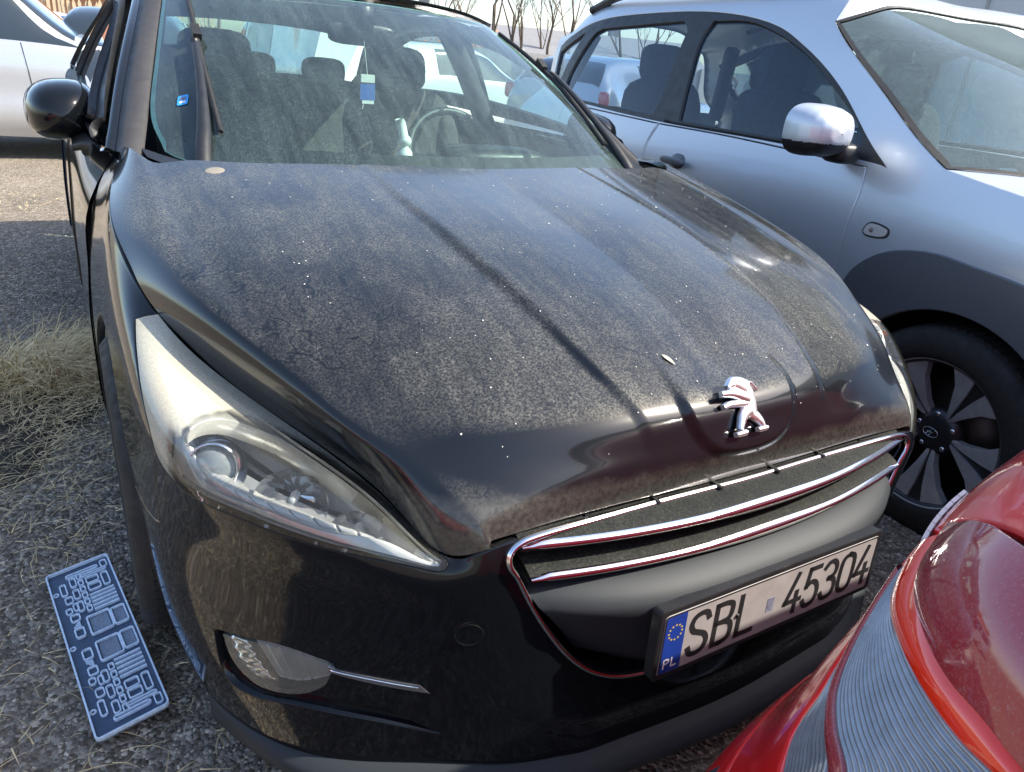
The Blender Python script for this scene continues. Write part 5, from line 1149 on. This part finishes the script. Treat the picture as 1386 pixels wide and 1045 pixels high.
tufts=[blades(1500,-1.12,2.45,.09,.08,.16,.40,.45,-.3,.0020),blades(900,-1.25,2.45,.14,.16,.10,.30,.7,None,.0016),blades(600,-1.05,2.2,.10,.22,.06,.2,.9),blades(900,-1.22,1.95,.16,.3,.05,.18,.92),blades(260,-1.05,1.55,.12,.25,.04,.14,.95),
 blades(220,-1.4,1.5,.25,.4,.04,.14,.95),blades(110,-1.0,.55,.2,.18,.04,.16,.97),blades(90,-.65,.25,.25,.15,.04,.14,.97),blades(200,-1.3,3.6,.15,.4,.05,.12,.95),blades(300,-1.5,5.9,.4,.25,.05,.12,.9),blades(200,-1.2,.9,.2,.2,.03,.1,.97)]
npmesh('dry_grass',tufts,mg,'stuff')
# earthy patches raised a little
md=plain('dark_soil',(.035,.030,.024),1,nscale=60,var=.5,bumps=1.0,bd=.01)
def patch(cx,cy,rx,ry,seed):
    r_=np.random.default_rng(seed);rows=[]
    for k,(s,h) in enumerate(((0,.018),(.35,.016),(.65,.010),(.85,.004),(1,-.006))):
        rows.append([(cx+rx*s*math.cos(t)*(1+.22*math.sin(3*t+seed)+.12*math.sin(7*t)),cy+ry*s*math.sin(t)*(1+.22*math.sin(3*t+seed)+.12*math.sin(7*t)),float(gz(np.array(cx),np.array(cy)))+h+r_.uniform(-.003,.003)) for t in np.linspace(0,2*math.pi,33)])
    return MB().grid(rows).build('soil',md,None,kind='structure')
patch(-1.15,2.2,.30,.50,1)
# ------------------------------------------------------------ plastic number plate holder leaning by the wheel
HB=thing('number_plate_holder','blue grey moulded plastic plate holder lying on the gravel beside the front tyre','plate holder',(-1.0,.81,.02))
c4=[np.array(p) for p in((-1.106,1.073,.035),(-.971,1.088,.055),(-.895,.562,.030),(-1.03,.533,.012))]
hc=sum(c4)/4;hx=(c4[3]+c4[2]-c4[0]-c4[1]);hx/=np.linalg.norm(hx);hy=(c4[1]+c4[2]-c4[0]-c4[3]);hy-=hx*(hy@hx);hy/=np.linalg.norm(hy);hn=np.cross(hx,hy);hn=hn if hn[2]>0 else -hn
def hp(a,b,d=0): return hc+hx*a+hy*b+hn*d      # a along the length (towards the viewer), b towards the car
M['holder']=plain('blue_grey_plastic',(.045,.075,.13),.35,nscale=60,var=.15)
M['holderlt']=plain('pale_blue_plastic_edges',(.60,.72,.86),.30,nscale=120,var=.2)
slab(rrect(.530,.135,.010),hp,0,.004).build('base_sheet',M['holder'],HB,smooth=False)
def frame(x0,y0,x1,y1,t,z0,z1,nm='moulded_frame',r=.006,mat=None):
    o1=[(x+(x0+x1)/2,y+(y0+y1)/2) for x,y in rrect(abs(x1-x0),abs(y1-y0),r)];o2=[(x+(x0+x1)/2,y+(y0+y1)/2) for x,y in rrect(max(.002,abs(x1-x0)-2*t),max(.002,abs(y1-y0)-2*t),max(.0008,r-t))];n=len(o1)
    V=[hp(*p,z0) for p in o1]+[hp(*p,z1) for p in o1]+[hp(*p,z1) for p in o2]+[hp(*p,z0) for p in o2]
    return MB().add(V,[(i,(i+1)%n,n+(i+1)%n,n+i) for i in range(n)]+[(n+i,n+(i+1)%n,2*n+(i+1)%n,2*n+i) for i in range(n)]+[(2*n+i,2*n+(i+1)%n,3*n+(i+1)%n,3*n+i) for i in range(n)]).build(nm,mat or M['holderlt'],HB,smooth=False)
frame(-.265,-.0675,.265,.0675,.0035,0,.012,'rim',.010)
for sg in(-1,1):
    # big double windows beside the middle
    frame(sg*.012,-.018,sg*.075,.030,.0035,.004,.010);frame(sg*.012,.030,sg*.070,.060,.0035,.004,.010)
    slab(rrect(.050,.035,.003),lambda a,b,d:hp(a+sg*.043,b+.006,d),.004,.0055).build('rough_window',M['holdergr'] if 'holdergr' in M else M.setdefault('holdergr',plain('scuffed_grey_plastic',(.20,.24,.30),.6,nscale=300,var=.4)),HB,smooth=False)
    slab(rrect(.045,.020,.003),lambda a,b,d:hp(a+sg*.041,b+.045,d),.004,.0055).build('rough_window',M['holdergr'],HB,smooth=False)
    frame(sg*.020,-.046,sg*.052,-.026,.003,.004,.010);frame(sg*.075,-.046,sg*.100,-.026,.003,.004,.009)
    frame(sg*.105,-.050,sg*.125,-.036,.0025,.004,.009);frame(sg*.108,-.034,sg*.135,-.022,.0025,.004,.009);frame(sg*.140,-.045,sg*.165,-.028,.0025,.004,.009);frame(sg*.172,-.048,sg*.215,-.034,.0028,.004,.009)
    for k in range(3): frame(sg*(.055+.006*k),-.044+.004*k,sg*(.061+.006*k),-.030,.0016,.004,.008,r=.002)
    # ladder of slots at the outer ends
    for k in range(6): frame(sg*(.090+.024*k),-.010,sg*(.110+.024*k),.002,.0028,.004,.010,r=.004)
    for k in range(3): frame(sg*(.100+.045*k),-.026,sg*(.135+.045*k),-.012,.0026,.004,.010,r=.006)
    for k in range(5): 
        bx=MB();c=(sg*(.088+.013*k),.030)
        bx.add([hp(c[0]+a,c[1]+b2,z) for z in(.004,.011) for a,b2 in((-.002,-.026),(.002,-.026),(.002,.026),(-.002,.026))],[(4,5,6,7),(0,1,5,4),(1,2,6,5),(2,3,7,6),(3,0,4,7)]).build('rib',M['holderlt'],HB,smooth=False)
    frame(sg*.155,.006,sg*.180,.034,.003,.004,.010);frame(sg*.182,.006,sg*.207,.034,.003,.004,.010);frame(sg*.155,.038,sg*.205,.054,.003,.004,.010)
    frame(sg*.212,-.004,sg*.222,.056,.0026,.004,.010);frame(sg*.228,-.030,sg*.240,.040,.003,.004,.010,r=.006);frame(sg*.222,.045,sg*.250,.060,.0025,.004,.009)
for a in(-.19,0,.19): MB().lathe([(.003,.0045),(.0038,.0065),(.0062,.0065),(.0068,.004)],hp(a,-.058),hn,14).build('screw_hole',M['holderlt'],HB)
# ------------------------------------------------------------ things hanging in and standing in the black car
def hang(x,y,z): return np.array([x,y,z])
AF=thing('air_freshener','blue and white card air freshener hanging behind the black car windscreen','air freshener',(-.04,1.80,1.09))
c=np.array([-.045,1.80,1.14]);R0=np.array([[1,0,0],[0,1,0],[0,0,1.]])
MB().box(c+[0,0,-.01],(.050,.006,.052)).build('card',plain('card_blue',(.02,.10,.42),.4),AF,smooth=False)
MB().box(c+[0,0,.030],(.046,.012,.024)).build('wick',M['white'],AF,smooth=False)
MB().box(c+[.002,0,-.042],(.040,.005,.010)).build('label_strip',M['white'],AF,smooth=False)
MB().tube([c+[0,0,.04],(-.01,1.93,1.28)],.0009,4).build('cord',M['white'],AF)
CP=thing('cross_pendant','small silver cross hanging from a string behind the black car windscreen','pendant',(-.06,1.80,1.03))
p=np.array([-.062,1.80,1.055]);b=MB();b.box(p,(.006,.004,.045)).box(p+[0,0,.004],(.026,.004,.006));b.build('cross',M['chrome'],CP,smooth=False);MB().tube([p+[0,0,.02],p+[.01,0,.06]],.0009,4).build('string',M['white'],CP)
FG=thing('dashboard_figurine','white spotted bobbing figurine standing on the black car dashboard','figurine',(-.035,1.50,.945))
fc=np.array([-.035,1.50,.945])
bo=MB().lathe([(.001,0),(.022,.001),(.026,.018),(.022,.038),(.012,.050),(.010,.058)],fc,(0,0,1),20).build('body',M['white'],FG)
MB().grid(sq((0,0,0),(.040,.036,.036),1.0)+fc+[0,0,.068],close_u=True).build('head',M['white'],FG)
MB().tube([fc+[-.004,0,.080],fc+[-.016,0,.118],fc+[-.020,0,.130]],[.014,.016,.013],12).build('hat',M['white'],FG)
for a in(0.6,2.2,3.9,5.0): MB().grid(sq((0,0,0),(.014,.010,.012),1.0)+fc+[.023*math.cos(a),.023*math.sin(a),.02],close_u=True).build('spot',M['ink'],bo)
# ------------------------------------------------------------ background cars, built from a side profile and a plan taper
M['bgtyre']=M['tyre']
def bgcar(label,cat,paint,loc,rz,L=4.2,W=1.72,prof=None,glassrear=None,group=None,van=False,detail=True):
    """x forward, z up; stations from nose to tail: (x, half width, bonnet/roof height, belt height, half width of the roof)"""
    t=thing('parked_car',label,cat,(0,0,0))
    st=prof
    G=[];n=len(st)
    for (x,hw,top,belt,rw) in st:
        g=[(x,-hw*.93,.22),(x,-hw,.35),(x,-hw*1.0,.62),(x,-hw*.985,belt-.10),(x,-hw*.94,belt)]
        k=max(0,top-belt)
        g+=[(x,-(hw*.94+(rw-hw*.94)*.5) ,belt+k*.52),(x,-rw,belt+k*.90),(x,-rw*.80,belt+k*.99),(x,-rw*.4,top+.008),(x,0,top+.012)]
        G.append(g)
    G=np.array(G).transpose(1,0,2);Gf=np.concatenate([G,G[:-1][::-1]*[1,-1,1]],0)
    S=Surf(Gf,tu=np.array([-s[0] for s in st]));xs_=[s[0] for s in st]
    B=panel('body',S,outline([(-st[0][0],0.001,1),(-st[-1][0],.001,1),(-st[-1][0],.999,1),(-st[0][0],.999,1)],12),paint,t,h=.08,skirt=0,gap=0) if False else MB().grid(np.array([S(np.linspace(-st[0][0],-st[-1][0],60),np.full(60,v)) for v in np.concatenate([np.linspace(0,1,57)])]),flip=True).build('body',paint,t)
    # closing faces nose/tail
    for u in(-st[0][0],-st[-1][0]):
        P=S(np.full(30,u),np.linspace(0,1,30));c=P.mean(0);mk('end_panel',np.vstack([P,c[None]]),[(i,i+1,30) for i in range(29)],paint,t)
    return t,S,st
def vof(S,side,i,frac=0): 
    n=len(S.tv); return S.tv[i]+(S.tv[i+1]-S.tv[i])*frac if side<0 else 1-(S.tv[i]+(S.tv[i+1]-S.tv[i])*frac)
def bgfinish(t,S,wins,screen,rear,wheels,R=.31,W=.80,lamps=(),shuts=(),handles=()):
    for side in(-1,1):
        for (x0,x1,x2,x3) in wins:   # x at belt front, belt rear, top rear, top front
            a=vof(S,side,4,.08);b=vof(S,side,5,.75)
            panel('side_window',S,outline([(-x0,a,1),(-x1,a,1),(-x2,b,1),(-x3,b,1)],4),M['bgglass'],t,h=.06,off=.006,skirt=.01,gap=0)
        for x in shuts:
            a=vof(S,side,4,0);b=vof(S,side,0,.5);P=[S.pn([-x-dx],[v]) for v,dx in zip(np.linspace(a,b,10),np.linspace(0,.03,10)+.03*np.sin(np.linspace(0,3,10)))]
            MB().tube([p[0]+n_[0]*.001 for p,n_ in P],.004,4).build('shut_line',M['dark'],t)
        for x in handles:
            p,n_=S.pn([-x],[vof(S,side,3,.2)]);MB().grid(sq((0,0,0),(.16,.04,.03),.7)+p[0]+n_[0]*.015,close_u=True).build('door_handle',M['blackplastic'],t)
    for nm,q in(('windscreen',screen),('rear_window',rear)):
        if q:
            x0,x1,k0,k1=q;a=vof(S,-1,k0[0],k0[1]);b=vof(S,-1,k1[0],k1[1])
            panel(nm,S,outline([(-x0,a,1),(-x0-.02*0,.5),(-x0,1-a,1),(-x1,1-b,1),(-x1,.5),(-x1,b,1)],8),M['bgglass'],t,h=.07,off=.006,skirt=.01,gap=0)
    for x in wheels:
        for side in(-1,1):
            h=wheel('wheel',t,(x,side*W,R),0,R=R,wd=.19,ax=(0,side,0),detail=False)
            MB().lathe([(.001,-.004),(R*1.12,-.002),(R*1.16,.006)],(x,side*(W+.055),R+.01),(0,side,0),30).build('wheel_arch',M['dark'],t)
    for (x,i,fr,sz,mat,nm) in lamps:
        for side in(-1,1):
            p,n_=S.pn([-x],[vof(S,side,i,fr)]);MB().grid(sq((0,0,0),sz,.6)+p[0],close_u=True).build(nm,mat,t)
M['bgglass']=plain('dark_car_glass',(.02,.028,.034),.06,coat=1,nscale=3)
def putcar(t,loc,rz): t.location=loc;t.rotation_euler=(0,0,rz)
M['bgsilver']=plain('silver_metallic',(.56,.57,.59),.32,metal=.55,coat=.9,nscale=500,var=.06)
M['bgwhite']=plain('white_car_paint',(.75,.75,.74),.25,coat=1,var=.04)
M['bgdark']=plain('dark_grey_car_paint',(.03,.034,.04),.25,coat=1)
M['bgred']=plain('red_car_paint',(.40,.02,.02),.25,coat=1)
M['headl']=plain('lamp_glass',(.6,.62,.62),.12,coat=1);M['taill']=plain('tail_lamp_red',(.45,.02,.02),.15,coat=1)
van=[(2.10,.60,.62,.58,.45),(2.0,.78,.84,.80,.55),(1.65,.86,.96,.92,.60),(1.15,.88,1.08,1.02,.66),(.95,.885,1.16,1.04,.66),(.45,.885,1.55,1.05,.66),(.1,.885,1.70,1.05,.67),(-.6,.885,1.76,1.06,.68),(-1.5,.88,1.76,1.07,.68),(-2.0,.87,1.72,1.08,.67),(-2.1,.84,1.62,1.08,.62)]
hat=[(2.05,.55,.58,.55,.42),(1.95,.76,.74,.72,.52),(1.6,.83,.86,.84,.56),(1.0,.85,.96,.93,.60),(.75,.85,1.02,.95,.60),(.15,.85,1.36,.96,.58),(-.2,.85,1.45,.97,.59),(-1.0,.85,1.46,.99,.59),(-1.6,.84,1.38,1.01,.57),(-1.95,.80,1.08,1.0,.56),(-2.05,.74,.9,.86,.52)]
# silver people carrier on the left, seen from its right side, nose to the right
t,S,st=bgcar('silver people carrier parked across the lot beyond the black car mirror','car',M['bgsilver'],None,0,prof=van)
bgfinish(t,S,[(1.02,.30,.22,.50),(.22,-.75,-.75,.10),(-.85,-1.8,-1.75,-.85)],(.98,.18,(5,.2),(6,.9)),None,(1.30,-1.35),R=.32,W=.80,lamps=[(1.98,3,.2,(.12,.22,.14),M['headl'],'headlight')],shuts=(.55,-.62),handles=(-.45,))
putcar(t,(-1.55,8.9,0),R_(-7)) 
t,S,st=bgcar('white estate car with dark rear side glass parked by the picket fence','car',M['bgwhite'],None,0,prof=hat)
bgfinish(t,S,[(.85,-.1,-.15,.15),(-.2,-1.0,-1.0,-.2),(-1.05,-1.75,-1.5,-1.05)],(.8,.15,(5,.2),(6,.9)),(-1.62,-1.92,(6,.5),(5,.2)),(1.3,-1.25),lamps=[(1.93,3,.2,(.12,.2,.12),M['headl'],'headlight'),(-1.96,3,.9,(.12,.14,.26),M['taill'],'tail_lamp')],shuts=(.7,-.2,-1.05))
putcar(t,(-1.85,19.5,0),R_(158))
for lab,mat,x,y,rz,pr in (('dark grey hatchback half hidden behind the black car door frame',M['bgdark'],.5,20.5,-75,hat),
    ('pale silver van standing behind the white estate by the fence',M['bgsilver'],-4.2,22.5,8,van),
    ('white van seen through the black car rear window',M['bgwhite'],2.6,12.2,100,van),
    ('dark saloon seen through the back of the black car',M['bgdark'],.2,11.5,80,hat),
    ('blue grey car seen through the silver SUV side windows',M['bgsilver'],6.6,8.6,20,hat),
    ('white hatchback seen through the silver SUV tailgate glass',M['bgwhite'],5.4,12.0,10,hat)):
    t,S,st=bgcar(lab,'car',mat,None,0,prof=pr)
    if pr is hat: bgfinish(t,S,[(.85,-.1,-.15,.15),(-.2,-1.0,-1.0,-.2)],(.8,.15,(5,.2),(6,.9)),(-1.62,-1.92,(6,.5),(5,.2)),(1.3,-1.25),lamps=[(1.93,3,.2,(.12,.2,.12),M['headl'],'headlight'),(-1.96,3,.5,(.1,.14,.2),M['taill'],'tail_lamp')])
    else: bgfinish(t,S,[(1.02,.30,.22,.50),(.22,-.75,-.75,.10)],(.98,.18,(5,.2),(6,.9)),None,(1.30,-1.35),R=.32,lamps=[(1.98,3,.2,(.12,.22,.14),M['headl'],'headlight')])
    putcar(t,(x,y,0),R_(rz))
# red car left of the viewer (it mirrors in the black paint)
t,S,st=bgcar('red hatchback parked to the left of the black car outside the picture','car',M['bgred'],None,0,prof=hat)
bgfinish(t,S,[(.85,-.1,-.15,.15),(-.2,-1.0,-1.0,-.2)],(.8,.15,(5,.2),(6,.9)),(-1.62,-1.92,(6,.5),(5,.2)),(1.3,-1.25),lamps=[(1.93,3,.2,(.12,.2,.12),M['headl'],'headlight')])
putcar(t,(-4.6,-1.6,0),R_(75))
# ------------------------------------------------------------ picket fence
M['picket']=plain('weathered_pine',(.46,.36,.24),.85,nscale=12,var=.25,bumps=.3)
FE=thing('picket_fence','pale wooden picket fence along the far edge of the lot','fence',(-3,27,0))
pm=None;rg2=random.Random(4)
for i in range(95):
    x=-9+i*.135;y=28.5-(x+9)*.22+.03*rg2.uniform(-1,1);hgt=1.95+rg2.uniform(-.05,.05)
    if pm is None:
        pm=mk('picket',[(-.045,-.01,0),(.045,-.01,0),(.045,.01,0),(-.045,.01,0),(-.045,-.01,.94),(.045,-.01,.94),(.045,.01,.94),(-.045,.01,.94),(0,-.01,1),(0,.01,1)],[(0,1,5,4),(1,2,6,5),(2,3,7,6),(3,0,4,7),(4,5,8),(7,9,6),(4,8,9,7),(5,6,9,8)],M['picket'],FE,smooth=False);o=pm
    else: o=pm.copy();COL.objects.link(o);o.parent=FE
    o.matrix_parent_inverse=Matrix.Identity(4);o.location=(x+3,y-27,0);o.scale=(1,1,hgt);o.rotation_euler=(rg2.uniform(-.02,.02),rg2.uniform(-.02,.02),0)
for z in(.5,1.5):
    b=MB();b.tube([(-9.1,28.55,z),(3.8,28.55-12.9*.22,z)],.04,4);b.build('rail',M['picket'],FE)
# grey concrete wall beyond, right of the black car roof
M['conc']=plain('grey_concrete',(.33,.32,.31),.9,nscale=3,var=.15)
def wall(label,cat,a,b,h,th,mat,z0=0,name='concrete_wall',panels=0):
    a=np.array(a,float);b=np.array(b,float);d=(b-a)/np.linalg.norm(b-a);n=np.array([-d[1],d[0]])*th
    V=[(*a,z0),(*b,z0),(*(b+n),z0),(*(a+n),z0)];V+=[(x,y,h) for x,y,_ in V]
    W=thing(name,label,cat,(float(a[0]+b[0])/2,float(a[1]+b[1])/2,0));mk('wall',V,[(0,1,5,4),(1,2,6,5),(2,3,7,6),(3,0,4,7),(4,5,6,7)],mat,W,smooth=False)
    L=np.linalg.norm(b-a)
    for k in range(panels):
        q=a+d*L*(k+.5)/panels-n/th*.05;MB().box((q[0],q[1],(z0+h)/2),(.14,.14,h-z0+.06),rot=rotm('Z',math.atan2(d[1],d[0]))).build('post',mat,W,smooth=False)
    return W
wall('low grey concrete panel wall beyond the roofs of the cars','wall',(6,26),(26,20),1.15+.55,.12,M['conc'],panels=9)
# pale building on the right
M['render']=plain('pale_grey_render',(.50,.50,.50),.8,nscale=1.5,var=.05)
BW=wall('large plain pale grey building with white base edge beyond the silver SUV','building',(10.5,-12),(9,6.05),6.5,-6,M['render'],name='pale_building')
d_=np.array([1.5,-18.05]);d_/=np.linalg.norm(d_);nn_=np.array([d_[1],-d_[0]])
for k in range(8):
    q=np.array([9,6.05])+d_*(1.9*k+.95);MB().box((q[0]+nn_[0]*.01,q[1]+nn_[1]*.01,3.25),(.03,.03,6.5),rot=rotm('Z',math.atan2(d_[1],d_[0]))).build('panel_joint',M['conc'],BW,smooth=False)
# houses
M['roofred']=plain('brown_tiles',(.20,.09,.055),.85,nscale=20,var=.3);M['plasterw']=plain('house_plaster',(.50,.44,.36),.9,nscale=3);M['roofgrey']=plain('grey_roof_sheets',(.20,.20,.21),.8,nscale=15,var=.2)
def house(label,x,y,w_,d,h,rh,rz,rmat,wmat):
    H=thing('house',label,'house',(0,0,0));b=MB();b.box((0,0,h/2),(w_,d,h));b.build('wall',wmat,H,smooth=False)
    o=.4;V=[(-w_/2-o,-d/2-o,h-.15),(w_/2+o,-d/2-o,h-.15),(w_/2+o,d/2+o,h-.15),(-w_/2-o,d/2+o,h-.15),(-w_/2-o,0,h+rh),(w_/2+o,0,h+rh)]
    rf=mk('roof',V,[(0,1,5,4),(2,3,4,5),(0,4,3),(1,2,5),(0,3,2,1)],rmat,H,smooth=False)
    mk('gable',[(-w_/2-.01,-d/2,h),(-w_/2-.01,d/2,h),(-w_/2-.01,0,h+rh-.3),(w_/2+.01,-d/2,h),(w_/2+.01,d/2,h),(w_/2+.01,0,h+rh-.3)],[(0,1,2),(3,5,4)],wmat,H,smooth=False)
    MB().box((w_*.2,d*.12,h+rh*.8+.5),(.6,.6,1.4)).build('chimney',rmat,rf,smooth=False)
    for k in range(3):
        for zz in ((1.5,) if h<4 else (1.5,4.2)):
            f=MB().box((-w_*.3+k*w_*.3,-d/2-.02,zz),(1.1,.08,1.3)).build('window',M['white'],H,smooth=False);MB().box((-w_*.3+k*w_*.3,-d/2-.07,zz),(.92,.04,1.1)).build('pane',M['bgglass'],f,smooth=False)
    H.location=(x,y,0);H.rotation_euler=(0,0,rz)
house('brown roofed house behind the picket fence',-7,42,9,8,3.0,3.0,.15,M['roofred'],M['plasterw'])
house('orange brick house with a pale gable behind the fence end',1.2,46,7,7,2.9,2.4,1.3,plain('orange_tiles',(.34,.15,.07),.85,nscale=20,var=.25),plain('orange_brick',(.36,.19,.11),.9,nscale=30,var=.2))
house('small grey roofed house among bare trees',17.5,44,6,5,2.2,1.6,-.5,M['roofgrey'],M['conc'])
house('long grey roofed shed behind the concrete wall',27,40,14,7,2.0,1.4,-.35,M['roofgrey'],M['plasterw'])
# ------------------------------------------------------------ bare winter trees
M['bark']=plain('bare_bark',(.11,.085,.065),.95,nscale=20,var=.3)
def tree_mesh(seed,h=7,sprd=.62,lev=6):
    r=random.Random(seed);V=[];F=[]
    def limb(p,d,l,rad,k):
        n=3 if k else 5;segs=3;pts=[p]
        for i in range(segs):
            d=(d+Vector((r.uniform(-.18,.18),r.uniform(-.18,.18),r.uniform(-.05,.16)))).normalized();pts.append(pts[-1]+d*l/segs)
        a=d.orthogonal().normalized();b=d.cross(a);base=len(V)
        for i,q in enumerate(pts):
            rr=rad*(1-.55*i/segs)
            for j in range(n):
                t=2*math.pi*j/n;V.append(q+(a*math.cos(t)+b*math.sin(t))*rr)
        for i in range(segs):
            for j in range(n): F.append((base+i*n+j,base+i*n+(j+1)%n,base+(i+1)*n+(j+1)%n,base+(i+1)*n+j))
        if k<lev:
            for c in range(3 if k<lev-1 else 4):
                s=r.choice((1,2,3));q=pts[s] if k else pts[max(2,s)]
                nd=(d*.9+Vector((r.uniform(-1,1),r.uniform(-1,1),r.uniform(-.1,.7)))*sprd).normalized()
                limb(q,nd,l*r.uniform(.55,.8),rad*(.5 if k else .42),k+1)
    limb(Vector((0,0,0)),Vector((0,0,1)),h*.32,h*.011,0);return V,F
TM=[tree_mesh(s) for s in(3,8,15,21)];TREES=[]
for V,F in TM:
    me=bpy.data.meshes.new('tree');me.from_pydata(V,[],F);me.materials.append(M['bark']);TREES.append(me)

spots=[(9,38),(11.5,35),(13.5,40),(15,33),(18,37),(21,33),(23.5,38),(7,44),(4.5,40),(26,31),(29,36),(-4,38),(-11,36),(33,30),(12,48),(19,46),(-1,52),(38,24),(30,28),(16,28),(20,26),(35,20),(14,26),(17.5,30),(12,30),(19.5,29),(8,33),(22,24)]
for i,(x,y) in enumerate(spots):
    o=bpy.data.objects.new('bare_tree',TREES[i%4]);COL.objects.link(o);o.location=(x,y,0);o.rotation_euler=(0,0,i*1.3);k=1.25+.5*((i*37)%10)/10;o.scale=(k,k,k)
    tag(o,'bare winter tree standing in the row of trees beyond the car park','tree','bare trees beyond the car park')
# orange leaved shrub
V=[];F=[];rr=random.Random(2)
for i in range(1500):
    c=Vector((rr.gauss(0,.7),rr.gauss(0,.7),rr.gauss(1.9,.6)));a=Vector((rr.uniform(-1,1),rr.uniform(-1,1),rr.uniform(-1,1))).normalized()*.09;b=a.orthogonal().normalized()*.06;k=len(V);V+=[c-a,c+b,c+a,c-b];F.append((k,k+1,k+2,k+3))
sh=thing('shrub','orange leaved shrub among the bare trees beyond the wall','shrub',(19.0,39,0));o=mk('foliage',V,F,plain('orange_leaves',(.55,.20,.05),.8),sh,smooth=False);o.matrix_parent_inverse=Matrix.Identity(4)
b=MB();[b.tube([(0,0,0),(rr.gauss(0,.3),rr.gauss(0,.3),1),(rr.gauss(0,.6),rr.gauss(0,.6),2)],[.05,.03,.01],5) for _ in range(7)];o=b.build('stem',M['bark'],sh);o.matrix_parent_inverse=Matrix.Identity(4)
